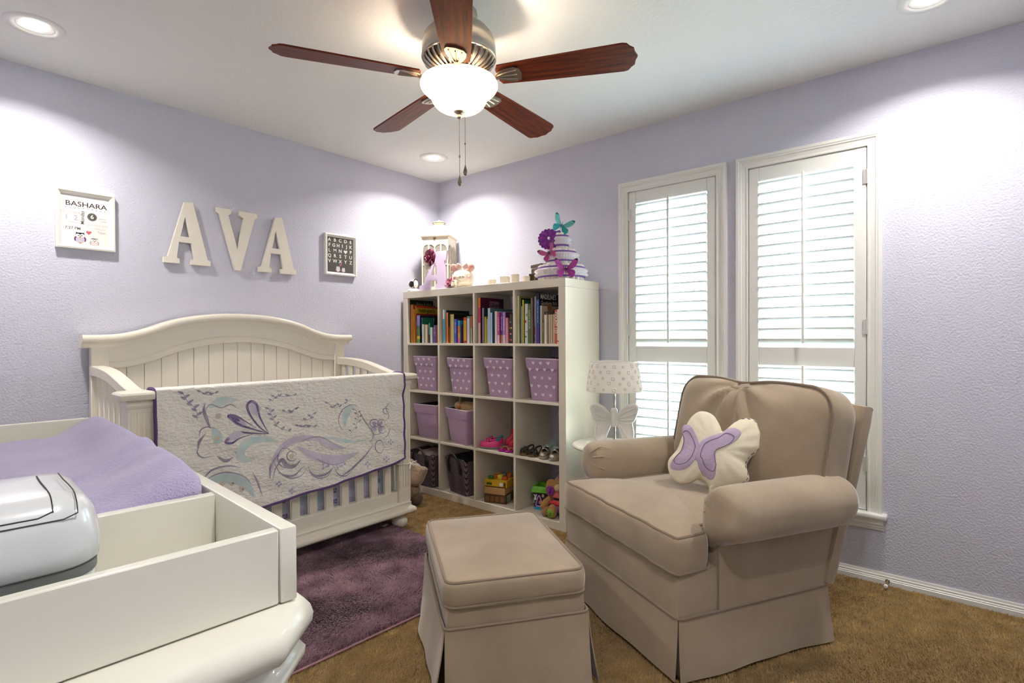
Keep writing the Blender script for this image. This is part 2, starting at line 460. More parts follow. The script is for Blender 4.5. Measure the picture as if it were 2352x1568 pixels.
# tongue and groove planks
pw = 1.25/16
for k in range(16):
    x0 = -.625+k*pw; x1 = x0+pw; gp = .0005
    mb = MB()
    za, zb = inz(abs(x0))+.012, inz(abs(x1))+.012
    ch = .0022
    sec = [(x0+gp, -.026), (x0+gp, -.041), (x0+gp+ch, -.044), (x1-gp-ch, -.044), (x1-gp, -.041), (x1-gp, -.026)]
    def zt(x): return za+(zb-za)*(x-x0)/pw
    mb.loft([[(x, y, .26) for x, y in sec], [(x, y, zt(x)) for x, y in sec]], True, True)
    mb.build('plank', m_crib, crib, None)
mb = MB(); mb.box(-.63, .63, -.022, -.028, .26, 1.03); mb.build('headboard_back', m_crib, crib, None)
for s in (-1, 1):
    mb = MB(); mb.rbox(s*.625, s*.697, -.022, -.062, .10, 1.108, .003, 1); mb.build('headboard_post', m_crib, crib)
mb = MB(); mb.rbox(-.625, .625, -.024, -.058, .16, .27, .003); mb.build('headboard_rail', m_crib, crib)
# side rails
sp = [(-.050, 1.014), (-.20, 1.010), (-.34, .996), (-.47, .970), (-.58, .945), (-.66, .931), (-.715, .928)]
SPath = lerp_path([(0, y, z) for y, z in sp], 5)
for s in (-1, 1):
    X = s*.672
    mb = MB()
    sec = [(-.028, -.004), (-.024, 0), (.024, 0), (.028, -.004), (.028, -.044), (.024, -.048), (-.024, -.048), (-.028, -.044)]
    mb.loft([[(X+a, p.y, p.z+b) for a, b in sec] for p in SPath], True, True)
    mb.build('side_top_rail', m_crib, crib, 35)
    mb = MB(); mb.rbox(X-.018, X+.018, -.06, -.66, .16, .235, .003); mb.build('side_bottom_rail', m_crib, crib)
    for k in range(7):
        yc = -.10-.0815*k
        zt_ = interp(-yc, [-p.y for p in SPath], [p.z for p in SPath])-.044
        mb = MB(); mb.rbox(X-.008, X+.008, yc-.022, yc+.022, .23, zt_, .003); mb.build('side_slat', m_crib, crib)
# front posts with flutes, necking and cap
for s in (-1, 1):
    X = s*.674
    mb = MB(); mb.rbox(X-.045, X+.045, -.735, -.655, .16, .862, .003)
    for dx in (-.03, -.01, .01, .03):
        mb.rbox(X+dx-.0065, X+dx+.0065, -.7375, -.70, .25, .845, .0025, 1)
    mb.build('front_post', m_crib, crib)
    pr = [(-.004, .858), (.003, .862), (.006, .872), (.003, .882), (.001, .890), (.010, .894), (.026, .897), (.030, .905), (.030, .918), (.025, .926), (.012, .930)]
    mb = MB(); mb.loft([[(X+a*(.045+(o if a*s > 0 else min(o, -.003))), -.695+b*(.040+o), z) for a, b in ((1, 1), (-1, 1), (-1, -1), (1, -1))] for o, z in pr], True, True)
    mb.build('front_post_cap', m_crib, crib, 30)
mb = MB(); mb.rbox(-.63, .63, -.735, -.675, .852, .929, .012, 2); mb.build('front_top_rail', m_crib, crib)
mb = MB(); mb.rbox(-.63, .63, -.722, -.682, .155, .229, .003); mb.build('front_bottom_rail', m_crib, crib)
for k in range(13):
    xc = -.570+.0948*k
    mb = MB(); mb.rbox(xc-.024, xc+.024, -.712, -.694, .22, .86, .003); mb.build('front_slat', m_crib, crib)
# base moulding around front and both sides
bp = [(-.02, .165), (.006, .162), (.012, .155), (.009, .145), (.013, .135), (.026, .128), (.034, .116), (.034, .104), (.026, .094), (.014, .088), (-.02, .088)]
def ring(o):
    return [(-.702-o, -.03), (-.702-o, -.735-o), (.702+o, -.735-o), (.702+o, -.03)]
rows = [[(ring(o)[i][0], ring(o)[i][1], z) for o, z in bp] for i in range(4)]
mb = MB(); mb.loft(rows, True, True); mb.build('base_moulding', m_crib, crib, 40)
for sx in (-1, 1):
    for y in (-.075, -.69):
        mb = MB(); mb.lathe([(.012, 0), (.026, .003), (.040, .014), (.047, .030), (.047, .044), (.041, .060), (.030, .071), (.024, .076), (.026, .084), (.030, .090)], 24, T(sx*.668, y, 0))
        mb.build('foot', m_crib, crib, 60)
# mattress and bumper inside the crib
m_sheet = M('crib_sheet', 'e7e2ea', .9, bump=(40, .2, .01))
mt = MB(); mt.soft((.588, .268, .06), .045, 12); mo = mt.build('crib_mattress', m_sheet, None, 60, loc=(CX, -.37, .43))
tag(mo, 'pale crib mattress lying low inside the cream crib', 'mattress')
# ---- patterned cloth bumper behind the front slats (hangs inside the crib)
m_bump = M('bumper_cloth', 'cfc9dc', .9, var=(14, 'a9c9d2', .45, .62), bump=(60, .2, .006))
m_lil = M('print_lilac', 'a596bd', .9, var=(30, 'cbc3d2')); m_pur = M('print_purple', '5d4a80', .9, var=(26, '8d80a0')); m_teal = M('print_teal', 'b4cfd0', .9, var=(18, 'd6dcd4'))
m_pale = M('print_pale_lilac', 'c0b6cc', .9, var=(18, 'd6cfd6')); m_gryp = M('print_grey_purple', '857a92', .9, var=(30, 'b0a8b4')); m_beige = M('print_beige', 'cbbfae', .9)
bum = thing('crib_bumper', 'lilac and blue butterfly print bumper tied inside the crib slats', 'crib bumper', (CX, 0, .22))
mb = MB()
for (a, b) in (((-.62, -.675), (.62, -.675)), ((.62, -.675), (.62, -.07)), ((-.62, -.07), (-.62, -.675))):
    a = Vector((*a, 0)); b = Vector((*b, 0)); d = (b-a).normalized(); n = Vector((-d.y, d.x, 0)); L = (b-a).length
    mb.soft((L/2, .010, .14), .009, (14, 2, 4), None, T(*((a+b)/2+n*.012))@Matrix(((d.x, n.x, 0, 0), (d.y, n.y, 0, 0), (0, 0, 1, 0), (0, 0, 0, 1)))@T(0, 0, .14))
mb.build('panel', m_bump, bum, 60)
rnd = random.Random(5)
for k in range(12):
    xc = -.5223+.0948*k; mb = MB()
    for j in range(4):
        z = .03+j*.065+rnd.uniform(-.01, .01); x = xc+rnd.uniform(-.012, .012)
        for a in range(4):
            an = PI/4+a*PI/2+rnd.uniform(-.3, .3); r = .011
            P = [(x+math.cos(an)*r*.9+math.cos(an+q*2*PI/7)*r*.6, z+math.sin(an)*r*.9+math.sin(an+q*2*PI/7)*r*.6) for q in range(7)]
            mb.prism([(p, -q) for p, q in P], .0, .0008, T(0, -.6748, 0)@RX(PI/2)@SC(1, -1, 1))
    mb.build('printed_butterfly', (m_lil, m_teal, m_pur)[k % 3], bum, None, kind='stuff')
# white tie bow on the front right post
m_tie = M('white_tie', 'efeae0', .8)
mb = MB(); X = .666
loop = [(X-.047, -.652, .408), (X-.047, -.740, .395), (X+.02, -.741, .385), (X+.047, -.741, .39), (X+.048, -.70, .40), (X+.047, -.652, .408)]
mb.tube([(x, y, z-.22) for x, y, z in loop], .0035, 6)
for q in ([(X+.045, -.743, .385), (X+.075, -.76, .40), (X+.07, -.765, .36), (X+.045, -.745, .385)], [(X+.045, -.743, .385), (X+.02, -.765, .36), (X+.03, -.76, .34)], [(X+.045, -.743, .385), (X+.085, -.765, .37)]):
    mb.tube([(x, y, z-.22) for x, y, z in q], .0035, 6)
mb.build('tie', m_tie, bum)

# ---- quilt over the front rail
m_quilt = M('quilt_cotton', 'f1ede3', .92, bump=(46, .8, .015, 3), stretch=(1, 1, 1.9), sheen=.15)
m_bind = M('quilt_binding', '5f3f74', .85)
quilt = thing('quilt', 'white baby quilt with lilac and teal swirls draped over the crib front rail', 'quilt', (0, 0, 0))
QX0, QX1 = -2.250, -.975
def qbot(x): return interp(x, [-2.27, -1.79, -1.43, -1.15, -.97], [.335, .352, .378, .405, .435])
def qwave(x, z):
    d = (.93-z)
    return .006*math.sin(x*17+1)*min(1, d*3)+.004*math.sin(x*31+z*9)*min(1, d*4)+.003*math.sin(z*55+x*21)*min(1, d*5)
def qsurf(x, z, off=0):
    """front face of the hanging quilt"""
    lean = .030*min(1, (.93-z)/.5)
    cap = .022*smoothstep(-1.08, -1.035, x)*smoothstep(.80, .87, z)          # rides over the post cap
    return (x, -.7445-.004-lean-cap-qwave(x, z)-off, z)
def qfn(u, v):
    x = QX0+(QX1-QX0)*u
    # v: 0 inside bottom -> 0.22 rail top inner -> 0.28 rail top outer -> 1 front hem
    if v < .22: return (x, -.668+.003*math.sin(x*20), .70+(.93-.70)*(v/.22))
    if v < .30:
        t = (v-.22)/.08; a = PI*t
        return (x, -.706+.0405*math.cos(a)-(.022*smoothstep(-1.08, -1.035, x) if a > PI/2 else 0)*(-math.cos(a)), .931+.007*math.sin(a))
    t = (v-.30)/.70; zz = .930+(qbot(x)-.930)*t
    return qsurf(x+(.012*math.sin(t*3))*(1 if u > .5 else -1)*abs(u-.5)*2*0, zz)
NU, NV = 120, 80
mb = MB(); mb.grid(qfn, NU, NV)
n0 = len(mb.v)
# give it thickness: second sheet 5 mm inside
def qin(u, v):
    p = Vector(qfn(u, v))
    if v < .22: return (p.x, p.y-.004, p.z)
    if v < .30: return (p.x, p.y, p.z-.004)
    return (p.x, p.y+.004, p.z)
mb.grid(qin, NU, NV, flip=True)
mb.build('cloth', m_quilt, quilt, 180)
mb = MB(); E_ = []
mb.tube([qfn(0, v) for v in np.linspace(0, 1, 60)], .006, 6); mb.tube([qfn(1, v) for v in np.linspace(0, 1, 60)], .006, 6)
mb.tube([qfn(u, 1) for u in np.linspace(0, 1, 90)], .006, 6)
mb.build('binding', m_bind, quilt, 60)
# printed motifs, laid on the cloth; coordinates from the photograph on the quilt's face
def qz(zx, zy):
    p = at(180+zx*.36984, 700+zy*.36984, 'y', -.775); return (p.x, p.z)
def q_ribbon(mb, pts, wd, n=6, off=.0016):
    P = lerp_path([(*qz(*p), 0) for p in pts], n); N = len(P)
    L = []; R = []
    for i, p in enumerate(P):
        t = (P[min(i+1, N-1)]-P[max(i-1, 0)]).normalized(); nn = Vector((-t.y, t.x, 0))
        s = i/(N-1); w_ = wd(s) if callable(wd) else wd
        a, b = p+nn*w_/2, p-nn*w_/2
        L.append(qsurf(a.x, a.y, off)); R.append(qsurf(b.x, b.y, off))
    mb.loft([L, R], False, False)
def q_leaf(mb, c, ang, L, W, off=.002):
    c = qz(*c); P = []
    for k in range(12):
        a = 2*PI*k/12; x = L/2*math.cos(a); y = W/2*math.sin(a)*(1-.35*math.cos(a))
        P.append((c[0]+x*math.cos(ang)-y*math.sin(ang), c[1]+x*math.sin(ang)+y*math.cos(ang)))
    mb.add([qsurf(c[0], c[1], off)]+[qsurf(x, z, off) for x, z in P], [(0, 1+k, 1+(k+1) % 12) for k in range(12)])
tap = lambda w_: (lambda s: w_*(.15+.85*math.sin(PI*min(1, s*1.02)))) 
grow = lambda w_: (lambda s: w_*(.12+.88*s))
mb = MB()    # dark purple tulip petals outline
for pts in ([(1185, 800), (1130, 760), (1080, 690), (1060, 630), (1085, 600), (1115, 620), (1130, 680), (1155, 745), (1185, 800)],
            [(1185, 800), (1100, 775), (1010, 745), (950, 700), (945, 690), (985, 690), (1040, 720), (1110, 765)],
            [(1185, 800), (1080, 798), (1000, 795), (940, 830), (920, 855), (960, 858), (1010, 830), (1090, 805)]):
    q_ribbon(mb, pts, tap(.012))
for q in ((975, 700, .6), (985, 708, .6)): q_leaf(mb, q[:2], -.6, .05, .018)
mb.build('printed_petals', m_pur, quilt, None, kind='stuff')
mb = MB()
for pts, wd in (([(1090, 600), (1110, 650), (1120, 690)], .03), ([(950, 695), (1000, 720), (1050, 750)], .022), ([(930, 845), (985, 810), (1040, 800)], .022),
                ([(1190, 1050), (1230, 930), (1330, 850), (1440, 825), (1540, 850)], .022), ([(1370, 880), (1450, 930), (1560, 960), (1660, 950), (1740, 910)], .030),
                ([(1480, 830), (1560, 870), (1660, 890)], .022)):
    q_ribbon(mb, pts, tap(wd*1.6))
mb.build('printed_swirls', m_pale, quilt, None, kind='stuff')
mb = MB()
for pts, wd in (([(1250, 850), (1150, 835), (1050, 860), (1010, 920), (1040, 965), (1100, 955)], .030), ([(820, 640), (900, 600), (1000, 590)], .030), ([(850, 760), (870, 830), (850, 860)], .035),
                ([(1655, 760), (1665, 690), (1700, 640), (1730, 650)], .035), ([(1500, 820), (1600, 830), (1700, 850), (1800, 840)], .012),
                ([(780, 1140), (830, 1100), (900, 1075), (1000, 1090), (1060, 1140), (1080, 1190)], .035)):
    q_ribbon(mb, pts, tap(wd*1.3))
mb.build('printed_teal_swirls', m_teal, quilt, None, kind='stuff')
mb = MB()    # grey-purple scrolls
for pts, wd in (([(1235, 1000), (1260, 960), (1300, 1000), (1350, 1000), (1385, 965)], .022), ([(1240, 1040), (1290, 1060), (1350, 1055), (1410, 1000)], .010), ([(750, 900), (760, 850), (800, 800)], .012),
                ([(800, 610), (790, 660), (810, 720), (830, 770)], .014), ([(870, 940), (920, 970), (970, 945)], .014), ([(1185, 1080), (1195, 1000), (1240, 920)], .01),
                ([(1440, 1030), (1470, 1060), (1530, 1050), (1580, 1000)], .012), ([(1620, 1070), (1690, 1020), (1770, 950), (1840, 870)], .012), ([(760, 1110), (800, 1060), (850, 1020), (940, 1000), (1010, 1010)], .008),
                ([(1080, 1040), (1110, 1100), (1140, 1190)], .008)):
    q_ribbon(mb, pts, tap(wd))
mb.build('printed_scrolls', m_gryp, quilt, None, kind='stuff')
mb = MB()    # fine scroll lines
def loop_(cx, cy, rx, ry, n=10): return [(cx+rx*math.cos(2*PI*k/n), cy-ry*math.sin(2*PI*k/n)) for k in range(n+1)]
for pts in (loop_(1845, 735, 24, 24), loop_(1885, 735, 22, 24), loop_(1850, 780, 22, 26), loop_(1888, 775, 20, 22), loop_(1870, 880, 22, 40), loop_(1920, 660, 20, 18), loop_(1330, 940, 34, 30), loop_(1290, 950, 55, 60, 12),
            [(1210, 960), (1230, 1010), (1260, 1050), (1320, 1075), (1390, 1060), (1430, 1010)], [(1430, 1000), (1450, 1050), (1490, 1075), (1540, 1060), (1570, 1010)], [(1580, 1000), (1610, 1050), (1660, 1060), (1700, 1020)],
            [(1820, 860), (1835, 800), (1790, 720), (1740, 640)], [(1640, 780), (1620, 720), (1650, 650), (1710, 620), (1760, 640)], [(760, 880), (745, 920), (780, 950), (850, 940)], [(760, 820), (770, 780), (810, 760), (860, 770)],
            [(800, 660), (830, 620), (900, 640), (960, 620), (1010, 650)], [(1380, 860), (1430, 830), (1500, 820), (1570, 850), (1640, 900)], [(1400, 890), (1470, 950), (1570, 990), (1680, 970)], [(780, 1120), (830, 1070), (920, 1040), (1020, 1060), (1080, 1120)],
            [(1950, 600), (1920, 640), (1935, 690), (1910, 720)], [(1940, 760), (1925, 800), (1890, 830)], [(1180, 1060), (1205, 980), (1260, 900), (1340, 850)], [(1200, 1090), (1225, 1010), (1270, 960)]):
    q_ribbon(mb, pts, tap(.0055), 5, .0019)
mb.build('printed_lines', m_gryp, quilt, None, kind='stuff')
mb = MB()    # vines of small leaves
def vine(pts, n, sz=.020):
    P = lerp_path([(a, b, 0) for a, b in pts], 8)
    q_ribbon(mb, pts, .0022, 6)
    for i in range(n):
        p = P[int((i+.5)/n*(len(P)-1))]; sd = 1 if i % 2 else -1
        q_leaf(mb, (p.x+sd*16, p.y-6), math.atan2(.5, sd), sz, sz*.45)
vine([(660, 545), (690, 600), (740, 650), (750, 715)], 9, .024); vine([(770, 540), (820, 560), (870, 545)], 6, .018)
vine([(1215, 600), (1240, 570), (1300, 570), (1360, 560)], 8, .018); vine([(1190, 640), (1215, 700), (1250, 760), (1330, 790)], 10)
vine([(1290, 660), (1330, 670), (1360, 640)], 4); vine([(1380, 755), (1420, 760), (1480, 755)], 6); vine([(1420, 720), (1450, 700), (1470, 670)], 4)
vine([(1560, 610), (1600, 640), (1640, 620), (1710, 590)], 7); vine([(1730, 650), (1750, 690), (1740, 740), (1690, 800)], 9, .018)
mb.build('printed_vines', m_gryp, quilt, None, kind='stuff')
mb = MB()    # flower at right, diamonds, beads
for a in range(4): q_leaf(mb, (1862+26*math.cos(a*PI/2+.8), 755-26*math.sin(a*PI/2+.8)), a*PI/2+.8, .030, .022)
for c in ((1240, 1110), (1325, 1155), (1800, 990), (1905, 955), (1935, 850)):
    for a in range(4): q_leaf(mb, (c[0]+13*math.cos(a*PI/2), c[1]-13*math.sin(a*PI/2)), a*PI/2, .014, .010)
for c in ((1520, 1000), (1640, 985), (1550, 985), (1610, 1000)):
    for a in range(3): q_leaf(mb, (c[0]+14*math.cos(a*2.1), c[1]-14*math.sin(a*2.1)), a*2.1, .016, .012)
mb.build('printed_flowers', m_lil, quilt, None, kind='stuff')
mb = MB()
for c in ((900, 1110), (960, 1105), (1015, 1140), (880, 690), (870, 830), (1330, 940)): q_leaf(mb, c, .4, .028, .024, .0022)
mb.build('printed_dots', m_beige, quilt, None, kind='stuff')
mb = MB()
for c in ((962, 1107), (1018, 1142)): q_leaf(mb, c, .4, .007, .007, .003)
mb.build('printed_dot_centres', m_pur, quilt, None, kind='stuff')
# ================================================================ bookcase
m_case = M('bookcase_white', 'e8dfcb', .30, coat=.3)
BX, BY, BW, BD = -.394, -.0323, 1.49, .376
case = thing('bookcase', 'tall cream cube bookcase of sixteen cubbies in the room corner', 'bookcase', (BX, BY, 0))
def cpart(n, x0, x1, y0, y1, z0, z1):
    mb = MB(); mb.rbox(x0, x1, y0, y1, z0, z1, .0012, 1); mb.build(n, m_case, case)
cpart('top_panel', 0, BD, 0, -BW, BW-.05, BW)
cpart('bottom_panel', 0, BD, 0, -BW, 0, .05)
cpart('side_panel', 0, BD, 0, -.05, .0503, BW-.0503)
cpart('side_panel', 0, BD, -BW+.05, -BW, .0503, BW-.0503)
CW, CT = .3355, .016
for r in range(1, 4):
    z = .05+r*(CW+CT)-CT
    cpart('shelf', .001, BD, -.0503, -BW+.0503, z, z+CT)
for c in range(1, 4):
    y = -.05-c*(CW+CT)+CT
    for r in range(4):
        z = .05+r*(CW+CT)
        cpart('divider', .0005, BD, y, y-CT, z+.0002, z+CW-.0002)
def cell(c, r):
    """left edge y, right edge y, floor z of a cubby"""
    y0 = BY-.05-c*(CW+CT); return y0, y0-CW, .05+r*(CW+CT)

# ---- books
ORD = ['first', 'second', 'third', 'fourth', 'fifth', 'sixth', 'seventh', 'eighth', 'ninth', 'tenth', 'eleventh', 'twelfth', 'thirteenth', 'fourteenth', 'fifteenth', 'sixteenth', 'seventeenth', 'eighteenth', 'nineteenth']
m_page = M('book_pages', 'e9e2cf', .9)
def bmat(c):
    return M('cover_'+c, c, .45)
# entries: zoom x0, zoom x1, zoom top, spine colour, words, depth, cover colour, bands [(f0, f1, colour)]
A_, B_ = (925, 660, 190/2128), (1085, 650, 215/2107)
BOOKS = [
 (A_, 0, 'top cubby nearest the crib', [
  (112, 140, 318, '35502c', 'tall dark green picture', .23, '16240f', []), (140, 190, 575, '4f6a2e', 'thin yellow and green', .19, '5e7a34', [(.58, 1, 'b59a2c')]),
  (194, 268, 440, 'b06a22', 'thick orange brown', .22, '8a5520', []), (268, 298, 560, 'd7a928', 'thin yellow', .20, 'c79b2a', []),
  (298, 345, 478, 'd8431f', 'red edged yellow', .235, 'c8a81e', []), (345, 366, 850, '1c1a1a', 'thin black', .18, '141414', []),
  (366, 445, 715, '5c7f4c', 'violet and green', .20, '1d1834', [(.62, 1, '8a86cc'), (.14, .25, 'd8c32c'), (0, .14, '5f9a38')]),
  (445, 488, 780, 'c25a50', 'white and red', .20, '1d7d6a', [(.45, 1, 'ece6e0')]), (490, 558, 945, 'bcd2c6', 'pale mint', .17, 'a32020', []),
  (560, 630, 958, 'e4d4b0', 'cream', .16, 'd8c8a6', []), (632, 666, 955, '5f7044', 'orange and green', .16, '46542f', [(.8, 1, 'c98430')]),
  (668, 702, 915, '3aa58a', 'thin teal', .17, '177a63', [(0, .42, '28302c')]), (704, 750, 1025, 'e2e2e6', 'short white', .13, 'dcdce0', []),
  (752, 795, 785, '20201f', 'black dotted', .18, '161616', [(.9, 1, 'b8bcbc')]), (797, 850, 970, '6a54a4', 'purple', .15, '5a4790', []), (850, 874, 965, 'dc6a30', 'thin orange', .15, 'c85a28', [])]),
 (A_, 1, 'second top cubby from the crib', [
  (1030, 1076, 575, '5fb0c8', 'white and sky blue', .2, 'cfe0e6', [(.72, 1, 'e6ecec')]), (1086, 1122, 585, '2a3a2c', 'large black', .23, '121514', []),
  (1122, 1168, 645, 'e2831f', 'orange', .19, '3b3a34', []), (1168, 1192, 1000, 'd8541c', 'short orange red', .13, 'b8481c', []),
  (1192, 1234, 690, 'b9a558', 'mottled yellow', .19, 'a8954c', []), (1236, 1318, 690, 'd2bf74', 'thick mottled straw', .19, '16130f', []),
  (1320, 1386, 815, '4a5fc4', 'royal blue', .16, '3a4ba8', []), (1388, 1412, 800, '54241e', 'thin maroon', .17, '3a1814', []),
  (1414, 1474, 850, 'e0a028', 'blue, orange and pink', .16, '2c9ac4', [(.75, 1, '2f9fd6'), (.45, .75, 'd8762a'), (0, .22, 'e05a86')]),
  (1476, 1508, 960, '4d3f55', 'dark plum', .15, '3c3144', []), (1510, 1560, 862, '262019', 'dark brown', .16, '2a9ab2', []),
  (1563, 1640, 770, 'd8a02a', 'red and yellow', .17, '8a1f16', [(.88, 1, 'c43a22'), (0, .1, 'c43a22')]), (1650, 1718, 740, 'd4d4de', 'white green capped', .17, 'c8c8d0', [(.92, 1, '3f9a66')]),
  (1720, 1745, 975, 'a4562e', 'brown and white', .14, 'dcd2c0', [(.4, 1, 'e0d8c8')]), (1747, 1782, 730, 'b56a3a', 'rust', .17, 'a0562a', [(0, .55, 'a8bfa8')])]),
 (B_, 2, 'third top cubby from the crib', [
  (128, 184, 325, 'd83a6e', 'orange and pink', .235, '5c1440', [(.78, 1, 'e8842c'), (0, .45, 'e8b6b0')]), (186, 218, 560, 'e2c56a', 'tall yellow', .2, '4a5660', []),
  (220, 262, 562, '8f8f93', 'tall grey', .2, '2c4048', []), (264, 300, 755, 'cdbb3a', 'mustard yellow', .17, 'c0ae36', []),
  (302, 342, 800, 'c2cdb4', 'pale sage', .17, 'b4c0a6', []), (345, 400, 565, 'b9cfdd', 'light blue', .235, '5f8a8e', []),
  (402, 448, 665, 'c6d3e4', 'pale blue red dotted', .19, '4a6aa0', []), (450, 500, 670, '2d5c34', 'green landscape', .19, '27522e', [(.5, 1, '4f7ab0')]),
  (502, 552, 635, 'e6dcd8', 'white', .21, 'd8cfca', []), (554, 614, 660, 'd6408e', 'magenta', .18, '8a1e5c', [(0, .27, 'e6c6d6')]),
  (618, 676, 660, '6d3a9c', 'deep purple', .18, '5a2c86', [(0, .27, 'd68a4a')]), (678, 744, 655, 'a87fc2', 'lilac', .18, '6b2c64', [(0, .27, 'd6c8de')]),
  (748, 796, 780, 'e29aa6', 'pale pink', .16, 'd88a98', []), (798, 842, 690, '37342c', 'dark floral', .18, '2c2a22', []), (844, 896, 690, '3a352d', 'dark flowered', .18, '2c2a22', [])]),
 (B_, 3, 'top cubby nearest the window', [
  (1000, 1056, 290, 'c8ca9a', 'tall pale green', .235, 'a3a86a', []), (1058, 1092, 342, '1f2b30', 'tall dark navy', .22, '10170f', []),
  (1094, 1112, 520, 'aeb4c0', 'thin silver', .2, 'a0a6b0', []), (1114, 1160, 375, 'd1be3e', 'yellow and green', .2, '1d6a4a', []),
  (1162, 1245, 465, 'e4e0d4', 'white plant print', .2, 'd6d2c4', []), (1248, 1312, 490, '4c7a42', 'green gilt lettered', .2, '3f6638', []),
  (1314, 1358, 330, '7d6a56', 'tall brown', .21, '6a5946', []), (1360, 1410, 320, 'd9d2c8', 'tall white multicolour', .22, '3a2c58', [(.2, .38, 'c85a3a'), (.05, .14, '4a8a9a')]),
  (1412, 1428, 300, 'bfb6c8', 'thin lilac', .20, 'a8a0b4', []), (1430, 1506, 232, '28509c', 'tall blue spined black', .24, '0c0e14', [(0, .33, '4a3a94'), (.88, 1, '10131c')]),
  (1510, 1560, 505, 'e2dccf', 'cream cookie', .2, 'd2c5ae', []), (1562, 1612, 820, '6d7048', 'olive', .17, '5c5f3c', []),
  (1616, 1672, 712, 'e2dac8', 'ivory', .17, 'd6cfbe', []), (1674, 1716, 708, 'd6ccba', 'off white', .17, 'ccc3b2', [(0, .2, 'b98a6a')]), (1718, 1752, 706, 'c9b8a4', 'beige', .17, 'bcac98', []),
  (1754, 1790, 706, 'ded2a6', 'straw', .17, 'd0c498', []), (1792, 1850, 704, 'd3c6b0', 'sand', .17, 'c8bba6', []),
  (1854, 1900, 600, 'd4552c', 'orange red lettered', .19, 'c04a26', []), (1902, 1946, 590, 'e4ded6', 'white red dotted', .19, 'd8d2ca', [])])]
BOOKREF = {}
def make_book(y0, y1, z, h, d, spine, cover, bands, label, xf):
    t = thing('book', label, 'book', (xf, (y0+y1)/2, z), group='picture books in the top row of the bookcase')
    w_ = (y0-y1)/2-.0003; c = min(.0022, w_*.35)
    mb = MB()
    P = [(d, w_), (.001, w_), (0, w_-.0008), (0, -w_+.0008), (.001, -w_), (d, -w_), (d, -w_+c), (c, -w_+c), (c, w_-c), (d, w_-c)]
    mb.prism(P, 0, h)
    ob = mb.build('cover', [bmat(spine), bmat(cover)], t, None)
    for p in ob.data.polygons:
        p.material_index = 1 if abs(p.normal.y) > .5 else 0
    mb = MB(); mb.box(c*1.02, d-.004, -w_+c*1.02, w_-c*1.02, .003, h-.003); mb.build('pages', m_page, t, None)
    for f0, f1, bc in bands:
        mb = MB(); mb.box(-.0004, .0006, -w_+.0008, w_-.0008, h*f0+.0002, h*f1-.0002); mb.build('spine_band', bmat(bc), t, None)
    return t
for (ox, oy, sc), c, where, lst in BOOKS:
    yL, yR, z0 = cell(c, 3); prev = yL-.002
    n = len(lst)
    for i, (a, b, tp, sp_, words, dep, cov, bands) in enumerate(lst):
        xf = BX+.022+(.012 if i % 3 == 1 else 0)+(.004 if i % 2 else 0)
        ya = at(ox+a*sc, 740, 'x', xf).y; yb_ = at(ox+b*sc, 740, 'x', xf).y
        ya = min(ya, prev); yb_ = min(max(yb_, yR+.001+.008*(n-1-i)), ya-.004); prev = yb_
        if yb_ < yR: yb_ = yR+.0005
        hgt = at(ox+(a+b)/2*sc, oy+tp*sc, 'x', xf).z-z0
        BOOKREF[(c, i)] = make_book(ya, yb_, z0+.0002, hgt, dep, sp_, cov, bands, '%s book, %s from left in the %s' % (words, ORD[i], where), xf), (ya-yb_)/2, hgt, dep
# printed titles on the covers that face the window, and on some spines
def cover_text(key, txt, size, fx, fz, colr, bold=0., sx=1., shear=0., name='title', rot=0):
    t, w_, h, d = BOOKREF[key]
    mb = MB(); mb.mesh(text_mb(txt, size, .0004, 'CENTER', bold, sx, shear), T(d*fx, -w_-.0001, h*fz)@RX(PI/2)@RZ(rot))
    mb.build(name, M('ink_'+colr, colr, .6), t, None)['kind'] = 'stuff'
def spine_text(key, txt, size, fz, colr, bold=0., flip=False, sx=1.):
    t, w_, h, d = BOOKREF[key]
    mb = MB(); mb.mesh(text_mb(txt, size, .0003, 'CENTER', bold, sx), T(-.0005, 0, h*fz)@RZ(-PI/2)@RX(PI/2)@RZ(-PI/2))
    mb.build('title', M('ink_'+colr, colr, .6), t, None)['kind'] = 'stuff'
def cover_panel(key, x0, x1, z0, z1, colr, name='cover_panel'):
    t, w_, h, d = BOOKREF[key]
    mb = MB(); mb.box(d*x0, d*x1, -w_-.0002, -w_+.0004, h*z0, h*z1); mb.build(name, bmat(colr), t, None)
cover_text((0, 0), 'Peter Rabbit', .034, .60, .90, 'a8b08a', sx=.85)
cover_panel((0, 4), 0, 1, .955, 1, 'c2331c'); cover_panel((0, 4), 0, 1, .60, .80, 'b02a1a')
cover_text((0, 4), "Paddington's", .042, .44, .875, '1a1408', .0006, .76)
cover_panel((2, 0), .38, .80, .76, .93, 'a87a8c'); cover_text((2, 0), 'Silver', .048, .59, .845, '5c1430', .0008, shear=.2)
cover_text((3, 9), "MADELINE'S", .042, .40, .935, 'f2f0ea', .0008, .74)
cover_text((3, 9), 'Goodnight INN', .036, .43, .81, 'd8dccc', sx=.74)
cover_text((3, 3), 'BEAR', .03, .6, .93, 'e6ead8', .0005)
cover_text((3, 10), 'IF YOU GIVE', .034, .50, .83, '6a2a1c', .0006, sx=.8, rot=.18)
t_, w_, h_, d_ = BOOKREF[(3, 10)]
mb = MB(); mb.lathe([(.024, 0), (.024, .0006)], 16, T(d_*.42, -w_+.0002, h_*.955)@RX(PI/2)); mb.build('cookie_print', M('cookie', 'a8743c', .7), t_, None)
spine_text((3, 5), 'DAD\'S BOOK', .020, .62, 'd8dcc0'); spine_text((3, 17), 'COUNT 123', .024, .62, 'f2e2c8', .0006)

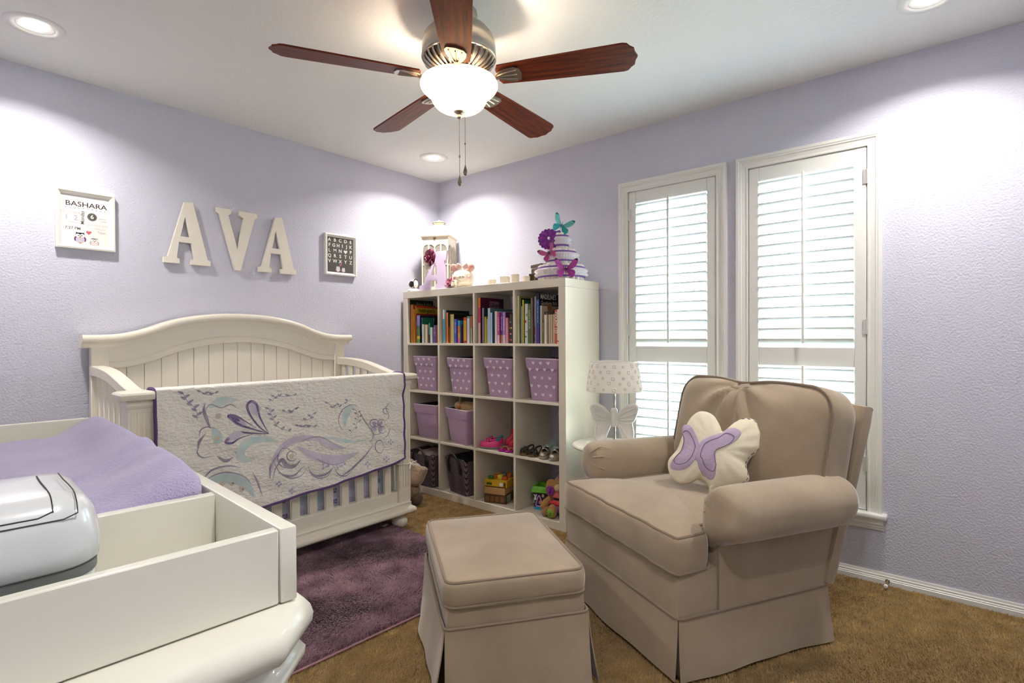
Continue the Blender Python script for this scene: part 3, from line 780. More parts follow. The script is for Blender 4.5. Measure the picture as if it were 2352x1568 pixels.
rs_ = random.Random(2)
for key, colr in (((2, 9), 'f0d8e8'), ((2, 10), 'e6d8f0'), ((2, 11), 'f0e6f4'), ((1, 6), 'c8cef0'), ((0, 14), 'dcd6ee'), ((3, 9), '9ab4e0'), ((3, 0), 'd8a05a'), ((3, 11), 'b8b890')):
    t_, w_, h_, d_ = BOOKREF[key]; mb = MB(); z_ = h_*.42
    while z_ < h_*.84:                                    # lettering too small to read
        mb.box(-.0006, -.0001, -min(w_*.55, .004), min(w_*.55, .004)*rs_.uniform(.4, 1), z_, z_+.0035); z_ += rs_.choice((.006, .006, .010))
    mb.build('spine_lettering', M('ink_'+colr, colr, .6), t_, None, kind='stuff')
for key, cols in (((2, 13), ('d8c84a', 'd85a5a', 'e2e2d8', 'd88a3a')), ((2, 14), ('d85a6a', 'e0b0c0', 'd8c84a', '5aa0b8'))):
    t_, w_, h_, d_ = BOOKREF[key]
    for k, cc in enumerate(cols):
        mb = MB(); mb.lathe([(.006, 0), (.006, .0006)], 8, T(-.0002, (.003 if k % 2 else -.003), h_*(.12+.2*k))@RY(PI/2)); mb.build('flower_print', M('ink_'+cc, cc, .7), t_, None)
t_, w_, h_, d_ = BOOKREF[(3, 18)]
mb = MB(); mb.lathe([(.005, 0), (.005, .0006)], 10, T(-.0003, 0, h_*.07)@RY(PI/2)); mb.build('red_dot', M('ink_b8322a', 'b8322a', .6), t_, None)
t_, w_, h_, d_ = BOOKREF[(3, 4)]
for k, (f, cc) in enumerate(((.72, '7a9a4a'), (.55, 'c8432a'), (.30, '8a8a8a'), (.17, '2a2a2a'))):
    mb = MB(); mb.ball((-.0002, (.004 if k % 2 else -.004), h_*f), (.0006, .006, .010 if k < 2 else .004), 8, 6); mb.build('plant_print', M('ink_'+cc, cc, .7), t_, None)
# ---- fabric bins
m_lilac = M('lilac_felt', 'b597b3', .95, bump=(160, .35, .003), sheen=.3)
m_rim = M('lilac_rim', 'e0cfdc', .95, sheen=.3)
m_heart = M('heart_white', 'eadfe6', .8)
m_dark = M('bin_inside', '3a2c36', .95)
def heart_poly(s):
    P = []
    for k in range(14):
        a = 2*PI*k/14; P.append((s*.062*16*math.sin(a)**3/1.0, s*.062*(13*math.cos(a)-5*math.cos(2*a)-2*math.cos(3*a)-math.cos(4*a))))
    return P
def bin_rows(wb, wt, db, dt, h, e=.0, n=5):
    """rounded-rectangle rings from bottom to top"""
    rows = []
    for k in range(n+1):
        f = k/n; a = wb+(wt-wb)*f-e; b = db+(dt-db)*f-e; r = .016
        pts = []
        for q, (sx, sy) in enumerate(((1, 1), (-1, 1), (-1, -1), (1, -1))):
            for i in range(4):
                an = q*PI/2+PI/2*i/3
                pts.append((sx*(b/2-r)+r*math.cos(an), sy*(a/2-r)+r*math.sin(an), h*f))
        rows.append(pts)
    return rows
def fabric_bin(label, grp, x, y, z, h, wb, wt, d, hearts, rz=0, seed=1, stuffed=None):
    t = thing('fabric_bin', label, 'storage bin', (x, y, z), rz, grp)
    mb = MB()
    out = bin_rows(wb, wt, d*.86, d, h); inn = bin_rows(wb, wt, d*.86, d, h, .008)[::-1]
    inn[-1] = [(p[0], p[1], .012) for p in inn[-1]]
    rnd = random.Random(seed)
    mb.loft(out+inn, True, True)
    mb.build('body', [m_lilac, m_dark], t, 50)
    o = t.children[0]
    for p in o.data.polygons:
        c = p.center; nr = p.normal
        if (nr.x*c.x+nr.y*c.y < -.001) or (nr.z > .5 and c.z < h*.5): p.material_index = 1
    # folded cuff with a soft wavy hem
    ch = .058; rows = []
    for zf, e in ((h-ch, .002), (h-ch-.002, .012), (h-ch*.5, .015), (h-.006, .015), (h+.003, .009), (h+.003, -.002), (h-.004, -.006)):
        f = max(0, min(1, zf/h)); R_ = bin_rows(wb, wt, d*.86, d, h, 0, 1)
        a = wb+(wt-wb)*f+e; b = d*.86+(d-d*.86)*f+e; r = .016; pts = []
        for q, (sx, sy) in enumerate(((1, 1), (-1, 1), (-1, -1), (1, -1))):
            for i in range(6):
                an = q*PI/2+PI/2*i/5
                yy = sy*(a/2-r)+r*math.sin(an); xx = sx*(b/2-r)+r*math.cos(an)
                pts.append((xx, yy, zf+.004*math.sin(yy*30+seed)+.003*math.sin(xx*40+seed*2)))
        rows.append(pts)
    mb = MB(); mb.loft(rows, True, False); mb.build('cuff', m_lilac, t, 60)
    mb = MB(); mb.tube([(p[0], p[1], p[2]+.001) for p in rows[4]], .0042, 6, closed=True); mb.build('rim', m_rim, t, 60)
    if hearts:
        # hearts on the front (-x) and the right (-y) faces, staggered rows
        def front(yy, zz, off):
            f = zz/h; b = d*.86+(d-d*.86)*f
            return -(b/2)-off
        for row in range(5):
            zz = [.035, .088, .140, .192, .232][row]
            for k in range(-2, 3):
                yy = k*.058+(.029 if row % 2 else 0)
                f = zz/h; half = (wb+(wt-wb)*f)/2
                if abs(yy) > half-.012: continue
                off = .0085 if zz > h-ch else .0008
                tilt = math.atan2((d-d*.86)/2, h)
                mb = MB(); mb.prism(heart_poly(.0125), 0, .0008, T(front(yy, zz, off), yy, zz)@RY(-tilt)@RZ(-PI/2)@RX(PI/2))
                mb.build('printed_heart', m_heart, t, None)
            for xx in (-.085, -.03):
                f = zz/h; a = (wb+(wt-wb)*f)/2
                off = .0085 if zz > h-ch else .0008
                tilt = math.atan2((wt-wb)/2, h)
                mb = MB(); mb.prism(heart_poly(.0115), 0, .0008, T(xx+(.028 if row % 2 else 0), -a-off, zz)@RX(tilt)@RX(PI/2))
                mb.build('printed_heart', m_heart, t, None)
    return t
g1 = 'lilac heart print fabric bins'
names = ('nearest the crib', 'second from the crib', 'third from the crib', 'nearest the window')
for c in range(4):
    yL, yR, z0 = cell(c, 2)
    yc = (-.226, -.600, -.957, -1.318)[c]
    fabric_bin('lilac fabric bin with white hearts, the one %s' % names[c], g1, -.205, yc, z0+.0005, .247, .20, .245, .30, True, (.02, -.03, .0, -.02)[c], c+1)
yL, yR, z0 = cell(0, 1); fabric_bin('plain lilac fabric bin below the heart bin nearest the crib', 'plain lilac fabric bins', -.205, -.232, z0+.0005, .240, .205, .25, .30, False, .03, 6)
yL, yR, z0 = cell(1, 1); pb = fabric_bin('plain lilac fabric bin holding a tan plush toy', 'plain lilac fabric bins', -.222, -.600, z0+.0005, .240, .205, .262, .30, False, -.19, 8)
mb = MB(); mb.lathe([(.004, -.0005), (.0085, -.0005), (.0085, .002), (.004, .002)], 14, T(-.145, -.10, .205)@RY(-PI/2)); mb.build('grommet', M('steel', 'c8c8c8', .25, metal=1), pb)
m_plush = M('tan_plush', 'c9a877', 1, bump=(220, .8, .006), sheen=.4)
pl = thing('plush_toy', 'tan plush toy lying in the plain lilac bin', 'plush toy', (-.24, -.59, z0+.17))
mb = MB(); mb.soft((.075, .085, .05), .048, 8); mb.build('body', m_plush, pl, 180, loc=(0, -.025, .06), rot=(.1, .2, .2))
mb = MB(); mb.ball((0, 0, 0), (.035, .038, .032), 14, 10); mb.build('head', m_plush, pl, 180, loc=(-.05, .06, .085))
mb = MB(); mb.tube(lerp_path([(0, 0, 0), (.006, .004, .04), (.0, -.018, .072), (-.01, -.03, .06)], 4), [.012]*5+[.015]*4+[.010]*4, 8, flat=(1, .55)); mb.build('ear', m_plush, pl, 180, loc=(-.045, .055, .10))
mb = MB(); mb.ball((0, 0, 0), (.010, .02, .014), 10, 6); mb.build('ribbon', M('orange_ribbon', 'c8642c', .8), pl, 180, loc=(-.075, .03, .075))

# ---- dark woven totes
def weave(name, a, b, sc):
    m = bpy.data.materials.new(name); m.use_nodes = True; nt = m.node_tree; bs = nt.nodes['Principled BSDF']; bs.inputs['Roughness'].default_value = .9
    tc = nt.nodes.new('ShaderNodeTexCoord'); sep = nt.nodes.new('ShaderNodeSeparateXYZ'); nt.links.new(tc.outputs['Object'], sep.inputs[0])
    def mth(op, *ins):
        n = nt.nodes.new('ShaderNodeMath'); n.operation = op
        for i, v in enumerate(ins):
            if isinstance(v, (int, float)): n.inputs[i].default_value = v
            else: nt.links.new(v, n.inputs[i])
        return n.outputs[0]
    hsum = mth('ADD', sep.outputs['X'], sep.outputs['Y'])
    zig = mth('PINGPONG', hsum, .035)
    d1 = mth('SINE', mth('MULTIPLY', mth('ADD', mth('MULTIPLY', sep.outputs['Z'], 1.0), mth('MULTIPLY', zig, .6)), sc*2*PI))
    d2 = mth('SINE', mth('MULTIPLY', hsum, sc*2*PI))
    v = mth('GREATER_THAN', mth('MULTIPLY', d1, mth('ADD', mth('MULTIPLY', d2, .5), .6)), .30)
    mx = nt.nodes.new('ShaderNodeMix'); mx.data_type = 'RGBA'; mx.inputs['A'].default_value = (*lin(a), 1); mx.inputs['B'].default_value = (*lin(b), 1)
    nt.links.new(v, mx.inputs['Factor']); nt.links.new(mx.outputs['Result'], bs.inputs['Base Color'])
    return m
m_weave = weave('purple_weave', '2c1f2b', 'a9949f', 105)
m_hand = M('dark_leather', '1d1618', .5)
def tote(label, x, y, rz, seed, fill):
    _, _, z0 = cell(0, 0)
    t = thing('woven_tote', label, 'tote basket', (x, y, z0+.0005), rz, 'dark woven totes')
    h = .245; mb = MB(); rows = []
    for k in range(7):
        f = k/6; r = .03; a = .225+.048*f; b = .20+.06*f; pts = []
        for q, (sx, sy) in enumerate(((1, 1), (-1, 1), (-1, -1), (1, -1))):
            for i in range(5):
                an = q*PI/2+PI/2*i/4; pts.append((sx*(b/2-r)+r*math.cos(an), sy*(a/2-r)+r*math.sin(an), h*f+(.010*math.cos(3*an+seed) if k == 6 else 0)))
        rows.append(pts)
    inn = [[(p[0]*.965, p[1]*.965, p[2]) for p in r] for r in rows[::-1]]; inn[-1] = [(p[0], p[1], .01) for p in inn[-1]]
    mb.loft(rows+inn, True, True); mb.build('body', m_weave, t, 60)
    for fx in (-1, 1):
        X = fx*.129
        mb = MB(); P = lerp_path([(X, .075, .165), (X-.004*1, .07, .215), (X-.012, .035, .272), (X-.012, -.02, .278), (X-.006, -.062, .225), (X, -.068, .168)], 6)
        if fx > 0: P = [Vector((p.x+.02 if p.z > .2 else p.x, p.y, p.z-.01)) for p in P]
        mb.tube(P, .0065, 8); mb.build('handle', m_hand, t, 60)
        for yy in (.075, -.068):
            mb = MB(); mb.soft((.004, .018, .030), .0038, 4, lambda p: (p.x, p.y*(1-.55*max(0, -p.z/.03)), p.z)); mb.build('handle_patch', m_hand, t, 60, loc=(fx*.1235, yy, .170), rot=(0, fx*.12, 0))
    return t
tote('dark woven tote with leather handles half behind the crib post', -.285, -.230, .06, 1, 0)
tote('dark woven tote with leather handles beside the building block boxes', -.262, -.597, -.17, 3, 0)
m_cloth1 = M('folded_cloth', 'b9a59e', .95, bump=(60, .6, .01))
o = MB().soft((.085, .10, .03), .025, 6, lambda p: (p.x, p.y, p.z+.008*math.sin(p.y*40))).build('folded_cloth', m_cloth1, None, 180, loc=(-.262, -.22, .262)); tag(o, 'folded beige cloth filling the tote nearest the crib', 'cloth')
o = MB().soft((.085, .10, .03), .025, 6, lambda p: (p.x, p.y, p.z+.01*math.sin(p.y*50+p.x*30))).build('folded_cloth', M('black_cloth', '15141a', .9), None, 180, loc=(-.255, -.59, .262)); tag(o, 'black folded cloth filling the tote beside the boxes', 'cloth')
# ================================================================ shoes, toys and boxes in the lower cubbies
def sole_pts(L, W, n=22, s=1.0, sh=0.):
    P = []
    for k in range(n):
        t = 2*PI*k/n; c, s_ = math.cos(t), math.sin(t)
        x = L/2*math.copysign(abs(c)**.8, c); y = W/2*math.copysign(abs(s_)**.85, s_)*(1+.13*c-.10*math.cos(2*t))
        P.append((x*s+sh, y*s))
    return P
def shoe(label, grp, x, y, z, rz, kind, L, W, c_up, c_sole, c_in='2a2626', hb=.10, extra=None):
    """toe along local +x"""
    t = thing({'boot': 'rain_boot', 'shaft': 'ankle_boot'}.get(kind, 'shoe' if kind in ('flat', 'trainer') else 'sandal'), label, 'boot' if kind in ('boot', 'shaft') else ('shoe' if kind in ('flat', 'trainer') else 'sandal'), (x, y, z), rz, grp)
    up_, so, in_ = M('shoe_'+c_up, c_up, .45 if kind != 'flat' else .25, metal=.75 if kind == 'flat' else 0), M('shoe_'+c_sole, c_sole, .7), M('shoe_'+c_in, c_in, .8)
    hs = .012 if kind in ('sandal', 'flip') else .014
    mb = MB(); rows = [[(px, py, zz+(.004 if px > L*.3 else 0)*(zz < .002)) for px, py in sole_pts(L, W, s=s)] for s, zz in ((.94, 0), (1, .003), (1.0, hs*.8), (.97, hs))]
    mb.loft(rows, True, True); mb.build('sole', so, t, 50)
    if kind in ('flat', 'trainer'):
        rows = []
        for s, sh, h in ((.985, 0, .0), (1.0, 0, .35), (.96, -.002, .70), (.84, -.006, .93), (.70, -.012, 1.0), (.58, -.018, .93)):
            rows.append([(px, py, hs-.002+h*(.030+.016*smoothstep(.02, -.05, px)+(.010*smoothstep(.0, .03, px) if kind == 'trainer' else 0))) for px, py in sole_pts(L*.97, W*.97, s=s, sh=sh)])
        mb = MB(); mb.loft(rows, True, False); mb.build('upper', up_, t, 70)
        mb = MB(); mb.add([(px, py, hs+.020) for px, py in sole_pts(L*.97, W*.97, s=.66, sh=-.014)], [tuple(range(22))]); mb.build('insole', in_, t, None)
        for k, (xx, ww) in enumerate(((.012, .5), (.028, .62), (.042, .6)) if kind == 'trainer' else ((.006, .62),)):
            mb = MB(); zt = hs+.046-.0005*k*18 if kind == 'trainer' else hs+.040
            mb.tube(lerp_path([(xx-.004, W*.46, hs+.016), (xx, W*.30, zt-.006), (xx, 0, zt+.003), (xx, -W*.30, zt-.006), (xx-.004, -W*.46, hs+.016)], 4), .0055, 6, flat=(.5, 1)); mb.build('strap', up_ if kind == 'flat' else M('shoe_'+(extra or c_in), extra or c_in, .6), t, 60)
        if kind == 'trainer':
            mb = MB(); mb.tube(lerp_path([(-L*.30, W*.36, hs+.045), (-L*.46, 0, hs+.050), (-L*.30, -W*.36, hs+.045)], 5), .006, 6, flat=(1.4, .5)); mb.build('collar', M('shoe_2f8f98', '2f8f98', .7), t, 60)
    elif kind in ('boot', 'shaft'):
        rows = []
        for s, sh, zz in ((.985, 0, hs-.002), (1.0, 0, .028), (.94, -.003, .042)):
            rows.append([(px, py, zz) for px, py in sole_pts(L*.97, W*.97, s=s, sh=sh)])
        for f in (.25, .5, .75, 1.0):
            a = 1-f
            rows.append([(-.024+px*(.56+.34*(1-f)**2)+.0, py*(.90-.02*f), .042+(hb-.042)*f+px*.25*f*(1 if kind == 'boot' else 0)) for px, py in sole_pts(L*.97, W*.97)])
        inn = [[(-.024+(p[0]+.024)*.93, p[1]*.93, p[2]) for p in rows[-1]], [(-.024+(p[0]+.024)*.9, p[1]*.9, .04) for p in rows[-1]]]
        mb = MB(); mb.loft(rows+inn, True, True); mb.build('upper', up_, t, 60)
        mb = MB(); mb.tube([(p[0], p[1], p[2]) for p in rows[-1]], .0028, 6, closed=True); mb.build('top_rim', up_, t, 60)
        if kind == 'boot':
            mb = MB(); X = rows[-1][11][0]; Z = rows[-1][11][2]
            mb.tube(lerp_path([(X+.002, -.006, Z-.006), (X-.003, -.006, Z+.020), (X-.003, .006, Z+.020), (X+.002, .006, Z-.006)], 4), .0035, 6); mb.build('pull_tab', M('shoe_e88a94', 'e88a94', .5), t, 60)
    else:
        for xx, w2, hh in (((L*.28, .5, .026), (L*.10, .5, .034)) if kind == 'sandal' else ()):
            mb = MB(); mb.tube(lerp_path([(xx, W*.47, hs*.7), (xx, W*.36, hs+hh*.75), (xx, 0, hs+hh), (xx, -W*.36, hs+hh*.75), (xx, -W*.47, hs*.7)], 4), .007, 6, flat=(.4, 1.2)); mb.build('strap', up_, t, 60)
        if kind == 'sandal':
            mb = MB(); mb.tube(lerp_path([(L*.0, W*.45, hs*.8), (-L*.25, W*.42, hs+.030), (-L*.42, 0, hs+.040), (-L*.25, -W*.42, hs+.030), (L*.0, -W*.45, hs*.8)], 5), .0055, 6, flat=(1.3, .5)); mb.build('heel_strap', up_, t, 60)
        else:
            for s in (-1, 1):
                mb = MB(); mb.tube(lerp_path([(L*.30, 0, hs), (L*.20, s*W*.25, hs+.016), (L*.02, s*W*.45, hs*.8)], 5), .004, 6); mb.build('thong_strap', up_, t, 60)
    return t
def zc(r): return .05+r*(CW+CT)+.0006
Z1 = zc(1)
R90 = math.radians
shoe('pink water sandal with grey sole behind its mate', 'pink water sandals', -.250, -.822, Z1, R90(118), 'trainer', .145, .062, 'e0357e', '6d6a66', extra='e8568f')
shoe('pink water sandal with grey sole at the cubby edge', 'pink water sandals', -.338, -.872, Z1, R90(118), 'trainer', .150, .064, 'e23f84', '75726c', extra='ee6498')
shoe('red rain boot nearer the cubby wall', 'red rain boots', -.150, -.918, Z1, R90(150), 'boot', .135, .058, 'c91f3e', '9c1a34', hb=.098)
shoe('red rain boot half hidden by the divider', 'red rain boots', -.185, -.985, Z1, R90(150), 'boot', .135, .058, 'cf2844', '9c1a34', hb=.098)
shoe('magenta flip flop beside the pink sandals', 'magenta flip flops', -.325, -.988, Z1, R90(186), 'flip', .120, .048, 'b85a3a', 'b3178e')
shoe('magenta flip flop against the divider', 'magenta flip flops', -.322, -1.046, Z1, R90(184), 'flip', .120, .048, 'c2883a', 'b3178e')
shoe('black strap sandal at the cubby wall', 'black strap sandals', -.325, -1.180, Z1, R90(172), 'sandal', .125, .052, '2c2c28', '6a5430')
shoe('black strap sandal next to the silver shoes', 'black strap sandals', -.325, -1.244, Z1, R90(176), 'sandal', .125, .052, '2c2c28', '6a5430')
shoe('silver shoe beside the black sandals', 'silver strap shoes', -.330, -1.322, Z1, R90(200), 'flat', .130, .056, 'b9b0a0', '8c8474', '3a3430')
shoe('silver shoe against the bookcase side', 'silver strap shoes', -.330, -1.402, Z1, R90(192), 'flat', .130, .056, 'b9b0a0', '8c8474', '3a3430')
shoe('mint green sandal behind the black sandals', 'mint green sandals', -.200, -1.258, Z1, R90(160), 'sandal', .130, .054, '9fc4b2', '4a4038')
shoe('mint green sandal behind the silver shoes', 'mint green sandals', -.205, -1.335, Z1, R90(162), 'sandal', .130, .054, '9fc4b2', '4a4038')
shoe('dark brown ankle boot in the back of the cubby', 'dark ankle boots', -.075, -1.345, Z1, R90(165), 'shaft', .125, .056, '231a14', '17110d', hb=.125)
shoe('dark brown ankle boot in the back beside the wall', 'dark ankle boots', -.078, -1.415, Z1, R90(165), 'shaft', .125, .056, '2e2218', '17110d', hb=.125)
shoe('coral and white sandal behind the silver shoes', 'coral sandals', -.195, -1.422, Z1, R90(180), 'sandal', .125, .052, 'd8a096', '5a3a2c')

# ---- boxes of building blocks
Z0 = zc(0)
bd_ = math.atan2(-.134, .042)      # direction of their front edge
def gbox(name, label, cat, x, y, z, w, d, h, mat, rz, r=.002):
    t = thing(name, label, cat, (x, y, z), rz)
    mb = MB(); mb.rbox(-w/2, w/2, -d/2, d/2, 0, h, r, 1); mb.build('box', mat, t)
    return t
RZB = bd_
fx, fy = -.372, -.925
ux, uy = math.cos(bd_), math.sin(bd_); vx, vy = -uy, ux
def bpos(a, b): return fx+ux*a+vx*b, fy+uy*a+vy*b
m_bbrown = M('box_dark_wood', '5e3f22', .6, var=(30, '4a3019', .4, .6)); m_bbeige = M('box_pale_wood', 'c99f68', .55, stretch=(2, 20, 20), var=(4, 'b98d58', .3, .7)); m_byel = M('box_yellow', 'd0a41a', .45)
x, y = bpos(.012, .085)
t = gbox('wooden_box', 'brown wooden game box at the bottom of the stack', 'box', x, y, Z0, .155, .16, .058, m_bbrown, RZB)
for k in range(4):
    mb = MB(); mb.box(-.070+k*.036, -.042+k*.036, -.0808, -.0795, .012, .046); mb.build('printed_panel', M('box_print', '7a5530', .6), t, None)
mb = MB(); mb.box(.0772, .0785, -.055, .0, .006, .052); mb.build('label', M('box_label_mint', '8fae96', .6), t, None)
x, y = bpos(.010, .085)
gbox('wooden_box', 'pale wooden box in the middle of the stack', 'box', x, y, Z0+.059, .150, .16, .046, m_bbeige, RZB)
x, y = bpos(.018, .088)
t = gbox('game_box', 'yellow cardboard game box on the pale wooden box', 'box', x, y, Z0+.106, .160, .165, .048, m_byel, RZB)
mb = MB(); mb.box(-.066, -.028, -.0834, -.0822, .014, .030); mb.build('title_print', M('ink_3f5a1e', '3f5a1e', .6), t, None)
mb = MB(); mb.ball((.040, -.0830, .022), (.016, .0008, .013), 12, 6); mb.build('speech_bubble', M('ink_f0ead8', 'f0ead8', .6), t, 180)
mb = MB(); mb.ball((.064, -.0832, .022), (.008, .0008, .016), 10, 6); mb.build('brown_print', M('ink_5a2a18', '5a2a18', .6), t, 180)
mb = MB(); mb.box(-.078, .075, -.0834, -.0820, .0, .006); mb.build('dark_stripe', M('ink_3a2412', '3a2412', .6), t, None)
rb = random.Random(3)
for k, (a, b, cc, words) in enumerate(((-.045, .03, '3f7a34', 'green'), (-.015, .06, 'b9642c', 'orange'), (.020, .045, 'd6c23a', 'lime yellow'), (.055, .04, 'cf4a24', 'red orange'), (.02, .10, '5a6a62', 'grey'), (.06, .11, 'a8542a', 'rust'), (-.03, .115, 'b9a84a', 'olive'))):
    x, y = bpos(a+.016, b)
    o = MB().rbox(-.016, .016, -.014, .014, 0, .020+.004*(k % 3), .003, 1).build('puzzle_block', M('block_'+cc, cc, .5), None, 40, loc=(x, y, Z0+.1545), rot=(0, 0, RZB+rb.uniform(-.4, .4)))
    tag(o, '%s toy block lying on the yellow game box' % words, 'toy block', 'toy blocks on the game box')

# ---- shape sorter bucket
m_green = M('plastic_green', '6ab81e', .3, coat=.4); m_clear = M('plastic_smoke', '3f3a3a', .2); m_blue = M('plastic_blue', '1f9ac4', .35); m_pinkp = M('plastic_pink', 'd79ad8', .35)
bk = thing('shape_sorter', 'toy shape sorter bucket with lime green lid and pink triangle', 'toy', (-.222, -1.240, Z0), R90(-70)); bk.scale = (.9, .9, .95)
rows = [[(sx*a, sy*a, z) for sx, sy in ((1, 1), (-1, 1), (-1, -1), (1, -1))] for a, z in ((.060, .012), (.068, .125))]
mb = MB(); mb.loft(rows, True, True); mb.build('tub', m_clear, bk, None)
mb = MB(); mb.rbox(-.064, .064, -.064, .064, 0, .018, .004, 1); mb.build('base', m_blue, bk)
out = rrect(-.082, .082, -.082, .082, .012, 3); top = rrect(-.070, .070, -.070, .070, .010, 3); inn = rrect(-.056, .056, -.056, .056, .008, 3)
mb = MB(); mb.loft([[(x, y, .118) for x, y in out], [(x, y, .124) for x, y in out], [(x, y, .156) for x, y in top], [(x, y, .156) for x, y in inn], [(x, y, .122) for x, y in inn]], True, False); mb.build('lid', m_green, bk, 40)
mb = MB(); mb.box(-.057, .057, -.057, .057, .124, .128); mb.build('lid_floor', M('lid_dark_green', '1f3a14', .5), bk, None)
for k in range(6):
    mb = MB(); mb.ball((-.05+.02*k, -.0765, .138), (.005, .002, .005), 8, 6); mb.build('lid_stud', m_green, bk, 180)
mb = MB(); mb.tube(closed_path([(-.046, -.070, .026), (-.006, -.070, .026), (-.026, -.071, .100)], 1) and [Vector(p) for p in ((-.046, -.070, .030), (-.042, -.070, .026), (.000, -.070, .026), (.004, -.070, .031), (-.018, -.0715, .094), (-.024, -.0715, .096), (-.028, -.0715, .092))], .0045, 8, closed=True); mb.build('triangle', m_pinkp, bk, 60)
m_mouse = M('mouse_white', 'd6e2d6', .6)
mb = MB(); mb.ball((-.050, -.0715, .075), (.010, .002, .012), 10, 6); mb.ball((-.048, -.0715, .092), (.009, .002, .008), 10, 6); mb.ball((-.057, -.0715, .100), (.005, .002, .005), 8, 6); mb.ball((-.041, -.0715, .101), (.005, .002, .005), 8, 6)
mb.tube(lerp_path([(-.055, -.071, .066), (-.062, -.071, .058), (-.058, -.071, .050), (-.052, -.071, .053)], 4), .002, 5); mb.build('mouse_print', m_mouse, bk, 180, kind='stuff')
for k, (xx, zz, cc) in enumerate(((-.018, .05, 'c8862a'), (-.034, .045, '2a4ab0'), (.02, .055, 'b0462a'), (.04, .07, 'b07a3a'), (.032, .04, '6a7478'), (.005, .098, 'd8c8a8'))):
    mb = MB(); mb.ball((xx, -.0655, zz), (.009, .002, .013), 8, 6); mb.build('shape_block', M('block_'+cc, cc, .5), bk, 180)

# ---- plush puppy sitting in the corner cubby
m_tan = M('puppy_tan', 'b98a52', 1, bump=(240, .8, .005), sheen=.4); m_pk = M('puppy_pink', 'dd6a6c', .9, bump=(200, .4, .003)); m_vio = M('puppy_violet', '9c6a9c', .95); m_mag = M('puppy_ear_violet', '8d3a98', .9); m_grn = M('puppy_green', '86a83a', .9)
def ax(px, py, x): return at(px, py, 'x', x)
pc = ax(1284, 1140, -.28)
pup = thing('plush_puppy', 'plush puppy toy with violet ears and pink shirt in the corner cubby', 'plush toy', (-.27, -1.408, Z0))
def pb_(mb, n, m, sm=180): return mb.build(n, m, pup, sm)
def L_(px, py, x): p = ax(px, py, x); return (p.x+.27, min(p.y, -1.33)+1.405, p.z-Z0)
mb = MB(); mb.soft((.055, .058, .075), .05, 8); o = pb_(mb, 'torso', m_pk); o.location = (-.0, .0, .085)
mb = MB(); mb.soft((.058, .060, .030), .028, 6); o = pb_(mb, 'trousers', m_vio); o.location = (-.004, 0, .046)
mb = MB(); mb.ball((0, 0, 0), (.058, .058, .052), 16, 12); o = pb_(mb, 'head', m_tan); o.location = (.0, -.004, .190)
mb = MB(); mb.ball((0, 0, 0), (.030, .030, .024), 12, 8); o = pb_(mb, 'muzzle', M('puppy_cream', 'd8b888', 1, sheen=.4)); o.location = (-.052, -.012, .178)
mb = MB(); mb.ball((0, 0, 0), (.025, .025, .02), 12, 8); o = pb_(mb, 'tuft', m_vio); o.location = (-.01, 0, .236)
# big ear hanging toward the left with a music-note disc
e = empty('ear'); e.parent = pup; e.location = (-.042, .050, .165); e.rotation_euler = (0, 0, R90(12))
mb = MB(); mb.soft((.016, .036, .055), (.015, .03, .04), 8); mb.build('ear_flap', m_tan, e, 180)
mb = MB(); mb.ball((-.0135, .002, -.012), (.006, .028, .032), 16, 10); mb.build('ear_disc', m_mag, e, 180)
mb = MB(); mb.ball((-.0195, .004, -.022), (.0015, .006, .0055), 8, 6); mb.tube([(-.0200, -.001, -.022), (-.0200, -.001, .002), (-.0198, -.009, .006)], .0018, 5); mb.build('music_note', M('ink_1a1420', '1a1420', .6), e, 60, kind='stuff')
mb = MB(); mb.tube(lerp_path([(-.02, .05, .110), (-.05, .075, .085), (-.075, .082, .062), (-.092, .080, .045)], 4), [.02]*5+[.022]*5+[.02]*3, 10); pb_(mb, 'paw', m_tan)
mb = MB(); mb.tube(lerp_path([(-.02, .038, .035), (-.06, .060, .030), (-.095, .075, .030)], 5), [.026]*6+[.03]*5, 10); pb_(mb, 'leg', m_tan)
mb = MB(); mb.ball((0, 0, 0), (.026, .030, .042), 14, 10); o = pb_(mb, 'foot', m_tan); o.location = (-.090, .010, .042)
mb = MB(); mb.ball((0, 0, 0), (.016, .027, .030), 14, 10); o = pb_(mb, 'foot_pad', m_grn); o.location = (-.106, .012, .034)
for dy in (-.010, .010):
    mb = MB(); mb.ball((-.1215, .012+dy, .040), (.0015, .0022, .0035), 6, 5); pb_(mb, 'foot_eye', M('ink_1a1420', '1a1420', .6))
mb = MB(); mb.tube(lerp_path([(-.1205, .022, .030), (-.122, .012, .025), (-.1205, .002, .030)], 4), .0012, 5); pb_(mb, 'foot_smile', M('ink_1a1420', '1a1420', .6))
mb = MB(); mb.mesh(text_mb('TUMMY', .024, .0006, 'CENTER', .0006), T(-.0572, .012, .108)@RZ(-PI/2)@RX(PI/2)); pb_(mb, 'shirt_lettering', M('ink_2a1418', '2a1418', .6), None)['kind'] = 'stuff'
mb = MB(); mb.soft((.0565, .0595, .014), .012, 6); o = pb_(mb, 'shirt_band', M('puppy_red', 'cc3a3a', .9)); o.location = (-.003, 0, .078)

